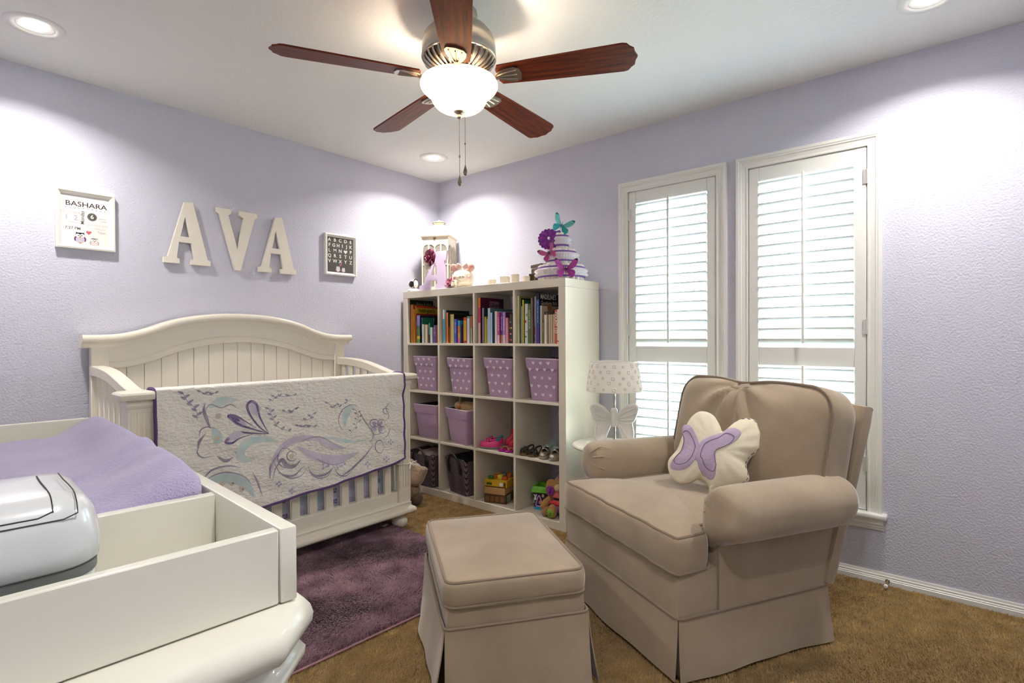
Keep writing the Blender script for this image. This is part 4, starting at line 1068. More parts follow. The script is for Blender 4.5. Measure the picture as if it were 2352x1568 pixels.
# ---- taupe plush toy on the carpet between crib and bookcase
tp = thing('plush_toy', 'taupe plush toy slumped between the crib post and the bookcase', 'plush toy', (-.60, -.36, 0), R90(30))
m_tau = M('taupe_plush', '9a826a', 1, bump=(60, .8, .01), sheen=.5); m_tau2 = M('taupe_plush_dark', '5c4a3c', 1, bump=(60, .8, .01), sheen=.4)
mb = MB(); mb.soft((.085, .075, .125), .07, 10, lambda p: (p[0]+.012*math.sin(p[2]*30), p[1]+.01*math.sin(p[2]*22+1), p[2])); mb.build('body', m_tau, tp, 180, loc=(0, 0, .155), rot=(0, .25, 0))
mb = MB(); mb.soft((.04, .10, .07), .035, 8, lambda p: (p[0], p[1], p[2]+.01*math.sin(p[1]*40))); mb.build('ear', m_tau, tp, 180, loc=(-.06, -.03, .23), rot=(.4, .3, .2))
mb = MB(); mb.ball((0, 0, 0), (.05, .045, .04), 14, 10); mb.build('foot', m_tau2, tp, 180, loc=(-.045, -.06, .042))
mb = MB(); mb.ball((0, 0, 0), (.05, .045, .04), 14, 10); mb.build('foot', m_tau2, tp, 180, loc=(-.03, .05, .042))
# ================================================================ things standing on the bookcase
ZB = BW+.0006
# baby monitor camera
bm = thing('baby_monitor', 'white round baby monitor camera at the bookcase corner', 'camera', (-.345, -.100, ZB), math.atan2(-3.1, -2.9)-.55)
bm.scale = (.9, .9, .95)
m_wp = M('monitor_white', 'ece6e4', .35); m_lens2 = M('monitor_lens', '15110e', .12)
mb = MB(); mb.lathe([(.050, 0), (.053, .006), (.050, .016), (.036, .024), (.02, .026)], 28); mb.build('base', m_wp, bm, 50)
mb = MB(); mb.ball((0, 0, .062), (.036, .038, .038), 20, 14); mb.build('head', m_wp, bm, 180)
mb = MB(); mb.lathe([(.022, 0), (.025, .004), (.020, .009), (.004, .010)], 24, T(.030, 0, .060)@RY(PI/2)); mb.build('lens', m_lens2, bm, 50)
mb = MB(); mb.tube([(.036*math.cos(a), .0195, .062+.038*math.sin(a)) for a in np.linspace(-1.4, 2.2, 14)], .003, 6); mb.build('seam', m_lens2, bm, 60)
mb = MB(); mb.lathe([(.022, .034), (.020, .042), (.005, .043)], 20, T(0, 0, .062)@RX(PI/2)); mb.build('side_cap', m_wp, bm, 50)

# lantern, turned toward the room
m_lan = M('lantern_cream', 'ece2cc', .5); m_lgl = M('lantern_glass', 'b9b4a8', .08, alpha=.35); m_lgold = M('lantern_bronze', '6a5a30', .4, metal=.7)
lan = thing('lantern', 'tall cream metal lantern with arched windows on the bookcase', 'lantern', (-.174, -.198, ZB), math.radians(228-19-180))
# local -x? front face looks along -x after the turn
LW = .104; HB = .415
mb = MB(); mb.rbox(-LW-.006, LW+.006, -LW-.006, LW+.006, 0, .016, .003); mb.build('base', m_lan, lan)
for sx in (-1, 1):
    for sy in (-1, 1):
        mb = MB(); mb.rbox(sx*LW-.009*(sx > 0)-.0, sx*LW-.009*(sx > 0)+.009*1, sy*LW-.009*(sy > 0), sy*LW-.009*(sy > 0)+.009, .016, HB-.002, .001); mb.build('corner_post', m_lan, lan)
for k in range(4):
    f = empty('window_face'); f.parent = lan; f.rotation_euler = (0, 0, k*PI/2)
    X = -LW+.002
    MB().box(X, X+.004, -LW+.009, LW-.009, .352, HB).build('face_rail', m_lan, f, None); MB().box(X, X+.004, -LW+.009, LW-.009, .016, .036).build('face_rail', m_lan, f, None)
    mb = MB(); mb.box(X+.002, X+.003, -LW+.009, LW-.009, .036, .352); mb.build('glass', m_lgl, f, None)
    for yy in (-.0475, 0, .0475):
        mb = MB(); mb.box(X-.002, X+.005, yy-.004, yy+.004, .036, .356); mb.build('mullion', m_lan, f, None)
    mb = MB(); mb.box(X-.002, X+.005, -LW+.009, LW-.009, .200, .208); mb.build('crossbar', m_lan, f, None)
    for c_ in (-.0475, .0475):
        P = [(c_+.047*math.cos(a), .315+.042*math.sin(a)) for a in np.linspace(0, PI, 12)]
        mb = MB(); mb.prism(P+[(c_-.0475, .362), (c_+.0475, .362)], X-.0015, X+.0045, Matrix(((0, 0, 1, 0), (1, 0, 0, 0), (0, 1, 0, 0), (0, 0, 0, 1)))); mb.build('arch_spandrel', m_lan, f, None)
mb = MB(); rr_ = lambda a: rrect(-a, a, -a, a, min(.006, a*.3), 2)
mb.loft([[(x, y, z) for x, y in rr_(a)] for a, z in ((.106, HB-.004), (.117, HB+.002), (.118, HB+.010), (.112, HB+.014))], True, True); mb.build('eave', m_lan, lan, 40)
mb = MB(); mb.loft([[(x, y, z) for x, y in rrect(-a, a, -a, a, a*q, 4)] for a, z, q in ((.106, HB+.014, .1), (.102, HB+.035, .15), (.092, HB+.058, .25), (.076, HB+.078, .4), (.055, HB+.092, .6), (.030, HB+.098, .9))], True, True); mb.build('dome', m_lan, lan, 60)
mb = MB(); mb.lathe([(.036, HB+.094), (.036, HB+.116), (.030, HB+.116), (.030, HB+.094)], 24); mb.build('pierced_collar', m_lan, lan, 40)
mb = MB(); mb.lathe([(.048, HB+.116), (.049, HB+.120), (.036, HB+.128), (.014, HB+.134), (.006, HB+.142), (.002, HB+.144)], 24); mb.build('cap', m_lan, lan, 50)
mb = MB(); mb.tube([(.048*math.cos(2*PI*k/24), .048*math.sin(2*PI*k/24), HB+.117) for k in range(24)], .0025, 6, closed=True); mb.build('cap_rim', m_lgold, lan, 60)
mb = MB(); mb.box(-LW-.004, -LW+.002, -.008, .010, HB-.018, HB-.010); mb.tube([(-LW-.004, 0, HB-.014), (-LW-.005, .001, HB-.03)], .0025, 6); mb.build('latch', m_lgold, lan, 40, kind='stuff')

# lilac letter A leaning on the lantern
def curve_mb(loops, depth, bev=0.):
    cu = bpy.data.curves.new('outline', 'CURVE'); cu.dimensions = '2D'; cu.fill_mode = 'BOTH'; cu.extrude = depth/2-bev; cu.bevel_depth = bev; cu.bevel_resolution = 1
    for lp in loops:
        s = cu.splines.new('POLY'); s.points.add(len(lp)-1); s.use_cyclic_u = True
        for p, (x, y) in zip(s.points, lp): p.co = (x, y, 0, 1)
    ob = bpy.data.objects.new('outline', cu); COL.objects.link(ob)
    me = bpy.data.meshes.new_from_object(ob.evaluated_get(bpy.context.evaluated_depsgraph_get()))
    mb = MB(); mb.add([tuple(v.co) for v in me.vertices], [tuple(p.vertices) for p in me.polygons])
    bpy.data.objects.remove(ob); bpy.data.curves.remove(cu); bpy.data.meshes.remove(me); return mb
A_OUT = [(0, 0), (.32, 0), (.32, .070), (.262, .085), (.315, .345), (.585, .345), (.655, .085), (.58, .07), (.58, 0), (1, 0), (1, .075), (.935, .095), (.62, 1.0), (.44, .985), (.085, .095), (0, .08)]
A_IN = [(.345, .43), (.455, .77), (.565, .43)]
def scl(P, w_, h): return [((x-.5)*w_, y*h) for x, y in P]
m_lila = M('letter_lilac', 'd9c3de', .5)
la = thing('letter_a', 'lilac wooden letter A with a rose leaning on the lantern', 'letter', (-.372, -.352, ZB), 0)
TA = RY(R90(7))@RZ(-PI/2)@RX(PI/2)
A2 = [(0, 0), (.40, 0), (.40, .12), (.32, .14), (.34, .24), (.62, .24), (.66, .14), (.60, .12), (.60, 0), (1, 0), (1, .12), (.94, .14), (.90, .72), (.98, .74), (.98, 1.0), (.46, 1.0), (.46, .9), (.50, .88), (.10, .13), (0, .12)]
A2 = [(0, 0), (.40, 0), (.40, .13), (.33, .15), (.36, .25), (.62, .25), (.655, .15), (.60, .13), (.60, 0), (1.0, 0), (1.0, .13), (.935, .15), (.80, .74), (.88, .77), (.88, 1.0), (.36, 1.0), (.36, .88), (.44, .84), (.13, .15), (0, .13)]
A2I = [(.39, .38), (.60, .38), (.545, .70), (.475, .70)]
mb = MB(); mb.mesh(curve_mb([scl(A2, .30, .278), scl(A2I, .30, .278)], .014, .001), TA); mb.build('letter', m_lila, la, 30)
def rose(parent, x, y, z, R, cols, name, seed=0, tilt=0):
    rnd = random.Random(seed)
    r = empty(name); r.parent = parent; r.location = (x, y, z); r.rotation_euler = (0, -PI/2+tilt, 0)
    for ring_, (n, rad, h) in enumerate(((3, .22, .55), (5, .5, .42), (7, .85, .15))):
        for k in range(n):
            a = 2*PI*k/n+ring_*.6+rnd.uniform(-.2, .2)
            def fn(u, v, a=a, rad=rad, h=h):
                an = a+(u-.5)*1.5; rr = R*(rad*(.55+.5*v)+.12*v*v); zz = R*(h*1.1*v-.12*v**3+.05*math.sin(u*9))
                return (rr*math.cos(an), rr*math.sin(an), zz)
            mb = MB(); mb.grid(fn, 6, 4); mb.build('petal', cols[(k+ring_) % len(cols)], r, 180)
    mb = MB(); mb.ball((0, 0, R*.18), (R*.30, R*.30, R*.34), 10, 8); mb.build('heart', cols[0], r, 180)
    mb = MB(); mb.lathe([(R*.1, -R*.1), (R*.6, -R*.02), (R*.5, R*.05)], 10); mb.build('calyx', cols[-1], r, 60)
    return r
m_r1, m_r2, m_r3, m_r4 = M('petal_crimson', '8a1f48', .7), M('petal_rose', 'c2728a', .7), M('petal_dark', '5c1230', .7), M('petal_cream', 'e6dcc6', .7)
rose(la, -.020, .012, .232, .062, [m_r1, m_r2, m_r3], 'rose', 1)
rose(la, -.016, .036, .188, .042, [m_r4], 'cream_bud', 2)
fl_ = thing('artificial_roses', 'pink and cream artificial roses lying beside the piggy bank', 'artificial flower', (-.358, -.512, ZB))
rose(fl_, 0, .01, .035, .045, [m_r2, M('petal_pink', 'd49aa6', .7), m_r1], 'rose', 4, .3); rose(fl_, -.002, -.042, .030, .030, [m_r4], 'cream_bud', 5, .3)
mb = MB(); mb.ball((-.01, -.03, .006), (.012, .028, .006), 10, 6); mb.build('leaf', M('leaf_dark', '2a2a1c', .7), fl_, 180)

# piggy bank
m_pig = M('pig_ceramic', 'efe4d2', .22, coat=.6); m_pigp = M('pig_pink', 'e6b2a4', .3, coat=.5)
pg = thing('piggy_bank', 'white ceramic piggy bank with pink ears and bow', 'piggy bank', (-.250, -.535, ZB), math.radians(225-8))
mb = MB(); mb.soft((.078, .078, .072), (.07, .07, .062), 12, lambda p: (p[0], p[1], p[2])); mb.build('body', m_pig, pg, 180, loc=(0, 0, .074))
mb = MB(); mb.lathe([(.026, 0), (.028, .012), (.024, .018), (.004, .019)], 20, T(.070, 0, .078)@RY(PI/2)@SC(.8, 1.15, 1)); mb.build('snout', m_pig, pg, 60)
for s in (-1, 1):
    mb = MB(); mb.ball((.090, s*.010, .079), (.002, .0035, .0045), 8, 6); mb.build('nostril', M('ink_3a3430', '3a3430', .6), pg, 180)
    mb = MB(); mb.ball((.062, s*.050, .080), (.012, .012, .012), 10, 8); mb.build('cheek', m_pigp, pg, 180)
    mb = MB(); mb.ball((0, 0, 0), (.008, .026, .030), 12, 8); mb.build('ear', m_pigp, pg, 180, loc=(.030, s*.060, .150), rot=(s*-.5, .2, 0))
    mb = MB(); mb.soft((.007, .022, .020), .006, 6, lambda p: (p[0], p[1], p[2]*(.5+.5*min(1, abs(p[1]+s*.022)/.022)))); mb.build('bow_loop', M('bow_pink', 'eec6b8', .3, coat=.5), pg, 180, loc=(.045, s*.024, .158), rot=(s*.5, .1, 0))
    mb = MB(); mb.ball((.055, s*.026, .116), (.003, .005, .003), 8, 6); mb.build('eye', M('ink_3a3430', '3a3430', .6), pg, 180)

# small cream ceramic candle cups
m_cup = M('cup_cream', 'ebe2d0', .35, coat=.3)
for k, (px, wd_, h_, sq, words) in enumerate(((1130, .058, .048, 0, 'first from the piggy bank'), (1160, .062, .062, 1, 'second from the piggy bank'), (1183, .056, .070, 0, 'third from the piggy bank'), (1209, .052, .050, 0, 'nearest the brown box'))):
    p = at(px, 650, 'x', -.24)
    t = thing('candle_cup', 'small cream ceramic cup on the bookcase, %s' % words, 'cup', (-.24, p.y, ZB), .3*k, 'small cream cups on the bookcase')
    n = 4 if sq else 20; R_ = wd_/2*(1.2 if sq else 1)
    mb = MB(); mb.lathe([(R_*.82, 0), (R_*.9, .004), (R_, h_), (R_*.86, h_), (R_*.76, .012)], n, RZ(PI/4)); mb.build('cup', m_cup, t, 40)
    mb = MB(); mb.lathe([(R_*.84, h_-.012), (R_*.002, h_-.010)], n, RZ(PI/4), caps=False); mb.build('wax', M('wax', 'efe6d6', .6), t, None)
    if k == 2:
        mb = MB(); mb.tube(lerp_path([(R_, 0, .055), (R_+.018, 0, .052), (R_+.018, 0, .022), (R_*.94, 0, .018)], 4), .004, 6); mb.build('handle', m_cup, t, 60)
p = at(1224, 648, 'x', -.18)
t = thing('small_picture_frame', 'small bronze frame edge beside the brown trinket box', 'picture frame', (-.18, p.y+.012, ZB), .2)
mb = MB(); mb.rbox(-.030, .030, -.005, .005, 0, .070, .002); mb.build('frame', M('frame_bronze', '7a6a50', .4, metal=.5), t)
# brown ornate box
tb_ = thing('trinket_box', 'brown carved trinket box with tilted lid behind the diaper cake', 'box', (-.088, -1.135, ZB), R90(-20))
m_carv = M('carved_brown', '6e5640', .55, var=(70, '2f2318', .46, .54), bump=(70, .9, .006))
mb = MB(); mb.rbox(-.060, .060, -.060, .060, 0, .112, .003); mb.build('body', m_carv, tb_)
mb = MB(); mb.rbox(-.063, .063, -.063, .063, .116, .138, .003, 1); mb.build('lid', M('carved_lid', '4a382a', .5), tb_)
for k in range(6):
    mb = MB(); mb.ball((-.061, -.04+.016*k, .114), .004, 8, 6); mb.build('bead', M('bead_silver', 'd8d0c0', .2, metal=.8), tb_, 180)

# diaper cake
DC = thing('diaper_cake', 'three tier white diaper cake with purple ribbons on the bookcase end', 'diaper cake', (-.212, -1.366, ZB))
m_diap = M('diaper_white', 'efeae2', .85, bump=(80, .2, .004)); m_rib = M('ribbon_purple', '7d4fa6', .5); m_ruf = M('ruffle_white', 'ece6ea', .8)
for R_, z0, hh, nn in ((.132, 0, .100, 22), (.080, .100, .098, 14), (.036, .198, .104, 8)):
    tier = empty('tier'); tier.parent = DC
    for k in range(nn):
        a = 2*PI*k/nn; mb = MB()
        rr2 = 2*PI*R_/nn*.52
        mb.lathe([(rr2*.6, 0), (rr2, .006), (rr2*1.02, hh*.5), (rr2, hh-.006), (rr2*.6, hh)], 10, T((R_-rr2*.3)*math.cos(a), (R_-rr2*.3)*math.sin(a), z0)); mb.build('rolled_diaper', m_diap, tier, 60)
    mb = MB(); mb.lathe([(R_-.012, z0+.002), (R_-.012, z0+hh-.002)], 24); mb.build('tier_core', m_diap, tier, 40)
    Rr = R_+2*PI*R_/nn*.52*.74
    mb = MB(); mb.lathe([(Rr, z0+hh*.18), (Rr+.002, z0+hh*.19), (Rr+.002, z0+hh*.84), (Rr, z0+hh*.85)], 36, caps=False); mb.build('ribbon', m_rib, tier, 40)
    nr_ = int(Rr*2*PI/.0055); rows = []
    for zz, o in ((.28, .005), (.38, .018), (.50, .007), (.62, .019), (.74, .006)):
        rows.append([((Rr+o+.005*math.sin(k*2.2+zz*20)*(o > .01))*math.cos(2*PI*k/nr_), (Rr+o+.005*math.sin(k*2.2+zz*20)*(o > .01))*math.sin(2*PI*k/nr_), z0+hh*zz+.004*math.sin(k*1.7)*(o > .01)) for k in range(nr_)])
    mb = MB(); mb.loft(rows, True, False); mb.build('ruffle', m_ruf, tier, 180)
# big purple flower facing the room, on the top tier
fd = math.atan2(CAM_POS.y+1.366, CAM_POS.x+.212)
fo = empty('purple_flower'); fo.parent = DC; fo.location = (-.066, .046, .262); fo.rotation_euler = (0, R90(82), fd)
m_fp, m_fp2 = M('petal_purple', '8f2396', .5), M('petal_violet', '6a1a86', .5)
for ring_, (n, r1, lift) in enumerate(((18, .062, .004), (14, .046, .014))):
    for k in range(n):
        a = 2*PI*k/n+ring_*.2
        def fn(u, v, a=a, r1=r1, lift=lift):
            an = a+(u-.5)*(.62)*(.5+.5*math.sin(PI*min(1, v*.55+.2))); rr = .008+r1*v*(1-.22*(2*u-1)**2*v)
            return (rr*math.cos(an), rr*math.sin(an), lift+.010*v-.016*v*v+.003*abs(u-.5))
        mb = MB(); mb.grid(fn, 3, 5); mb.build('petal', m_fp if (k+ring_) % 2 else m_fp2, fo, 180)
mb = MB(); mb.ball((0, 0, .022), .0085, 12, 8); mb.build('pearl', M('pearl', 'f0eae0', .15, coat=.6), fo, 180)
mb = MB(); mb.soft((.012, .03, .05), .011, 5); mb.build('violet_bow', m_rib, DC, 180, loc=(-.012, .012, .268), rot=(.3, 0, fd))
def butterfly(label, loc, rot, s, c1, c2, c_edge, name='butterfly_clip'):
    """wings in local yz plane, facing local +x"""
    t = thing(name, label, 'butterfly ornament', loc, 0, 'feather butterflies on the diaper cake', rot=rot)
    mw, me_, mbk = M('wing_'+c1, c1, .5), M('wing_'+c2, c2, .5), M('wing_'+c_edge, c_edge, .5)
    up_w = [(0, 0), (.012, .010), (.05, .055), (.075, .062), (.078, .045), (.066, .018), (.045, .0), (.02, -.004)]
    lo_w = [(0, 0), (.03, -.004), (.055, -.012), (.060, -.030), (.048, -.052), (.034, -.055), (.016, -.035), (.004, -.012)]
    for sy in (-1, 1):
        for nm, P, m in (('upper_wing', up_w, mw), ('lower_wing', lo_w, me_)):
            Q = [(p.x*s, p.y*s) for p in closed_path([(a, b, 0) for a, b in P], 3)]
            w_ = empty(nm); w_.parent = t
            Mx = RZ(-sy*.35)@Matrix(((0, 0, 1, 0), (sy, 0, 0, 0), (0, 1, 0, 0), (0, 0, 0, 1)))
            mb = MB(); mb.prism(Q, -.0006, .0006, Mx); mb.build('wing_membrane', m, w_, None)
            if nm == 'upper_wing':
                E2 = [(a*s, b*s) for a, b in ((.05, .055), (.062, .060), (.075, .062), (.079, .045), (.070, .050))]
                mb = MB(); mb.prism(E2, .0006, .0012, Mx); mb.build('wing_tip', mbk, w_, None)
            for q in range(3):
                e_ = P[2+q*2 if nm == 'upper_wing' else 2+q]
                mb = MB(); mb.tube([Mx@Vector((.004*s, .002*s, .0009)), Mx@Vector((e_[0]*s*.92, e_[1]*s*.92, .0009))], .0005*s+.0003, 4); mb.build('wing_vein', mbk, w_)
    mb = MB(); mb.tube([(0.002, 0, .016*s), (.003, 0, 0), (.002, 0, -.030*s)], [.002*s, .004*s, .0015*s], 8); mb.build('body', mbk, t, 60)
    for sy in (-1, 1):
        mb = MB(); mb.tube([(.002, 0, .015*s), (.006, sy*.010*s, .032*s)], .0006, 4); mb.build('antenna', mbk, t)
# placed on the camera side of each tier
def on_tier(R_, az, z): a = fd+az; return (DC.location.x+R_*math.cos(a), DC.location.y+R_*math.sin(a), ZB+z)
butterfly('magenta butterfly clip on the bottom tier of the diaper cake', on_tier(.170, .16, .060), (0, 0, fd+.16), .95, 'b03a9a', 'a82f9a', '1d1018')
butterfly('pink butterfly clip beside the purple flower', on_tier(.122, -.62, .165), (R90(28), 0, fd-.5), .80, 'c25a94', 'bf4a8c', '2a1420')
butterfly('teal butterfly on a wire above the diaper cake', (DC.location.x-.022, DC.location.y-.020, ZB+.345), (R90(-24), 0, fd+.2), .90, '6cc0bc', '1d9ea0', '0f6a78')
mb = MB(); mb.tube([(-.01, .0, .300), (-.015, -.008, .325), (-.022, -.020, .345)], .0012, 5); mb.build('wire', M('steel_wire', 'b8b8b4', .3, metal=1), DC)
mb = MB(); mb.tube(lerp_path([(-.005, .02, .290), (-.01, .045, .325), (-.012, .075, .342)], 5), .0012, 5); mb.build('wire', M('steel_wire', 'b8b8b4', .3, metal=1), DC)
# ================================================================ ceiling fan
m_nickel = M('brushed_nickel', 'b7b0a4', .28, metal=1)
m_wood = M('blade_walnut', '7a2f10', .42, stretch=(1.2, 14, 14), var=(5, '371407', .35, .7), spec=.2)
m_dvent = M('vent_dark', '2a2622', .6)
FCX, FCY = -1.521, -1.804
fan = thing('ceiling_fan', 'five blade walnut ceiling fan with nickel motor and lit glass bowl', 'ceiling fan', (FCX, FCY, H))
def fz(z): return z-H
def fl(n, prof, mat, k=40, sm=40): mb = MB(); mb.lathe([(r, fz(z)) for r, z in prof], k); return mb.build(n, mat, fan, sm)
fl('canopy', [(.070, H), (.072, H-.012), (.062, H-.030), (.030, H-.036), (.016, H-.038)], m_nickel); fl('downrod', [(.015, H-.036), (.015, 2.34)], m_nickel, 20)
fl('motor_housing', [(.03, 2.345), (.085, 2.340), (.116, 2.328), (.134, 2.305), (.142, 2.275), (.143, 2.248), (.139, 2.232), (.132, 2.222)], m_nickel, 48)
# slotted lower bell
fl('vent_bell', [(.130, 2.2225), (.126, 2.212), (.112, 2.196), (.094, 2.184), (.080, 2.178)], m_dvent, 48)
for k in range(30):
    a = 2*PI*k/30; mb = MB()
    mb.tube([(.136*math.cos(a), .136*math.sin(a), fz(2.222)), (.131*math.cos(a), .131*math.sin(a), fz(2.209)), (.114*math.cos(a), .114*math.sin(a), fz(2.192)), (.092*math.cos(a), .092*math.sin(a), fz(2.179)), (.079*math.cos(a), .079*math.sin(a), fz(2.174))], .0052, 6)
    mb.build('vent_rib', m_nickel, fan)
mb = MB(); mb.tube([(.139*math.cos(2*PI*k/48), .139*math.sin(2*PI*k/48), fz(2.225)) for k in range(48)], .006, 8, closed=True); mb.build('vent_ring', m_nickel, fan, 60)
fl('hub', [(.078, 2.180), (.082, 2.172), (.082, 2.158), (.076, 2.152), (.066, 2.148), (.058, 2.146)], m_nickel, 40)
fl('light_fitter', [(.060, 2.147), (.072, 2.144), (.080, 2.136), (.086, 2.128), (.084, 2.124), (.05, 2.122)], m_nickel, 40)
BZ = 2.146
for k in range(5):
    a = math.radians(7.0+72*k)
    piv = empty('blade_arm'); piv.parent = fan; piv.location = (0, 0, fz(BZ)); piv.rotation_euler = (0, 0, a)
    # bracket: curved stem flaring into a shield plate under the blade
    mb = MB()
    mb.tube(lerp_path([(.070, 0, .004), (.105, 0, -.012), (.140, 0, -.016), (.165, 0, -.012)], 4), [.013]*4+[.011]*5+[.010]*4, 8, flat=(.6, 1.2))
    mb.build('bracket_stem', m_nickel, piv, 60)
    pl_ = [(.150, -.010), (.168, -.024), (.198, -.036), (.226, -.040), (.244, -.030), (.250, 0), (.244, .030), (.226, .040), (.198, .036), (.168, .024), (.150, .010)]
    tw = RX(math.radians(-12))
    mb = MB(); mb.prism(pl_, -.0125, -.007, tw); mb.build('bracket_plate', m_nickel, piv, 30)
    for yy in (-.02, 0, .02):
        mb = MB(); mb.tube([Vector(tw@Vector((.160, yy*.35, -.0135))), Vector(tw@Vector((.195, yy*.9, -.0135))), Vector(tw@Vector((.232, yy*1.2, -.0135)))], .0028, 6); mb.build('bracket_ridge', m_nickel, piv, 60)
    # blade
    bp_ = [(.165, -.050), (.30, -.058), (.50, -.066), (.625, -.070), (.640, -.066), (.652, -.050), (.664, -.040), (.668, -.018), (.676, 0), (.668, .018), (.664, .040), (.652, .050), (.640, .066), (.625, .070), (.50, .066), (.30, .058), (.165, .050), (.155, .03), (.155, -.03)]
    mb = MB(); mb.prism(bp_, -.0065, 0, tw); mb.build('blade', m_wood, piv, None)
# glass bowl: single-wall frosted glass
mg = bpy.data.materials.new('alabaster_glass'); mg.use_nodes = True; nt = mg.node_tree; MATS['alabaster_glass'] = mg
bs = nt.nodes['Principled BSDF']; outn = nt.nodes['Material Output']
bs.inputs['Base Color'].default_value = (*lin('f1ddc8'), 1); bs.inputs['Roughness'].default_value = .25
tl = nt.nodes.new('ShaderNodeBsdfTranslucent'); tl.inputs[0].default_value = (1, .93, .84, 1)
nz = nt.nodes.new('ShaderNodeTexNoise'); nz.inputs['Scale'].default_value = 9; nz.inputs['Distortion'].default_value = 2.5
cr = nt.nodes.new('ShaderNodeValToRGB'); cr.color_ramp.elements[0].color = (.20, .13, .085, 1); cr.color_ramp.elements[1].color = (.27, .21, .16, 1); cr.color_ramp.elements[0].position = .35; cr.color_ramp.elements[1].position = .6
tcn = nt.nodes.new('ShaderNodeTexCoord'); nt.links.new(tcn.outputs['Object'], nz.inputs['Vector']); nt.links.new(nz.outputs[0], cr.inputs[0]); nt.links.new(cr.outputs[0], tl.inputs[0])
mx = nt.nodes.new('ShaderNodeMixShader'); mx.inputs[0].default_value = .5
nt.links.new(bs.outputs[0], mx.inputs[1]); nt.links.new(tl.outputs[0], mx.inputs[2]); nt.links.new(mx.outputs[0], outn.inputs['Surface'])
bowl = [(r, 2.132+(z-2.106)*.93) for r, z in [(.082, 2.098), (.110, 2.108), (.136, 2.112), (.1475, 2.106), (.150, 2.094), (.146, 2.080), (.132, 2.066), (.116, 2.056), (.110, 2.046), (.106, 2.032), (.096, 2.014), (.078, 1.998), (.052, 1.989), (.020, 1.986), (.006, 1.986)]]
bowl = lerp_path([(r, z, 0) for r, z in bowl[1:]], 3)
mb = MB(); mb.lathe([(p.x, fz(p.y)) for p in bowl], 48, caps=False); mb.build('glass_bowl', mg, fan, 180)
fl('finial', [(r, z+.034) for r, z in [(.004, 1.992), (.019, 1.990), (.021, 1.985), (.014, 1.978), (.008, 1.974), (.007, 1.968), (.009, 1.964), (.006, 1.959), (.002, 1.957)]], m_nickel, 20)
m_bulb = M('bulb_glass', 'ffffff', .4, emit=((1, .80, .55), 30))
for k in range(3):
    a = 2*PI*k/3+.5; x, y = .055*math.cos(a), .055*math.sin(a)
    mb = MB(); mb.ball((x, y, fz(2.085)), (.022, .022, .030), 12, 8); mb.build('bulb', m_bulb, fan, 180)
    ld = bpy.data.lights.new('bulb_light', 'POINT'); ld.energy = FAN_W; ld.color = (1, .86, .68); ld.shadow_soft_size = .03
    lo = bpy.data.objects.new('bulb_light', ld); COL.objects.link(lo); lo.parent = fan; lo.location = (x*1.2, y*1.2, fz(2.112))
# two pull chains with fobs, hanging beside the finial (toward the camera's right)
m_chain = M('chain_metal', '8d8578', .35, metal=1)
for q, (dx, zb, sd) in enumerate(((.0, 1.772, 0), (.022, 1.812, 1))):
    ch = empty('pull_chain'); ch.parent = fan
    cx, cy = rt.x*dx+fw.x*0, rt.y*dx
    z0 = 1.991 if q == 0 else 2.02
    nb = int((z0-zb)/.0042); mb = MB()
    for i in range(nb):
        mb.ball((cx, cy, fz(z0-.002-i*.0042)), .0018, 6, 4)
    o = mb.build('bead_chain', m_chain, ch, 180); o['kind'] = 'stuff'
    mb = MB(); mb.lathe([(.0015, fz(zb+.002)), (.003, fz(zb-.004)), (.0075, fz(zb-.020)), (.0085, fz(zb-.028)), (.006, fz(zb-.036)), (.002, fz(zb-.039))], 14, T(cx, cy, 0)); mb.build('fob', M('fob_crystal', '9a8f7a', .15, metal=.8), ch, 60)
    mb = MB(); mb.ball((cx, cy, fz(zb+.075 if q == 0 else zb+.085)), (.0035, .0035, .006), 8, 6); mb.build('coupling', m_chain, ch, 60)
# ================================================================ glider armchair and ottoman
m_fab = M('taupe_velvet', '9a8972', .95, var=(3.5, 'b3a188', .3, .7), bump=(420, .25, .0015, 2), sheen=.55)
m_pipe = M('taupe_piping', '8d7c69', .95, sheen=.3)
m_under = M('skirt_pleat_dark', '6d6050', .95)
def cushion(outline, z0, z1, crown, bulge=.010, wr=0., seed=0, er=.012):
    """boxed cushion: outline points (ccw), side band from z0 to z1, crowned top"""
    P = subdiv(outline); cx = sum(p[0] for p in P)/len(P); cy = sum(p[1] for p in P)/len(P)
    nrm = []
    N = len(P)
    for i in range(N):
        a = Vector(P[i-1]); b = Vector(P[(i+1) % N]); t = (b-a).normalized(); nrm.append(Vector((t.y, -t.x)))
    rows = []
    def row(off, z, s=1.0, zc=0):
        r = []
        for i, p in enumerate(P):
            wv = wr*(math.sin(i*2.1+seed)+.6*math.sin(i*.9+seed*2)) if wr and s == 1.0 else 0
            q = Vector(p)+nrm[i]*(off+wv); q = Vector((cx, cy))+(q-Vector((cx, cy)))*s
            r.append((q.x, q.y, z))
        return r
    rows.append(row(-.05, z0+.004, .6)); rows.append(row(-.02, z0)); rows.append(row(-er*.3, z0+er*.3))
    for f in (.15, .35, .5, .65, .85): rows.append(row(bulge*math.sin(PI*f), z0+(z1-z0)*f))
    rows.append(row(-er*.3, z1-er*.2)); rows.append(row(-er*1.2, z1+er*.25))
    for s in (.93, .85, .74, .6, .45, .3, .15, .03):
        zz = z1+er*.25+(crown)*(1-s**2.2)
        rows.append([(p[0]+0, p[1], zz+.0025*math.sin(p[0]*23+seed)*math.sin(p[1]*19+seed)*(1-s)) for p in row(-er*1.2, 0, s)])
    mb = MB(); mb.loft(rows, True, True)
    return mb, rows
def piping(row, r=.0055): return MB().tube(row, r, 6, closed=True)
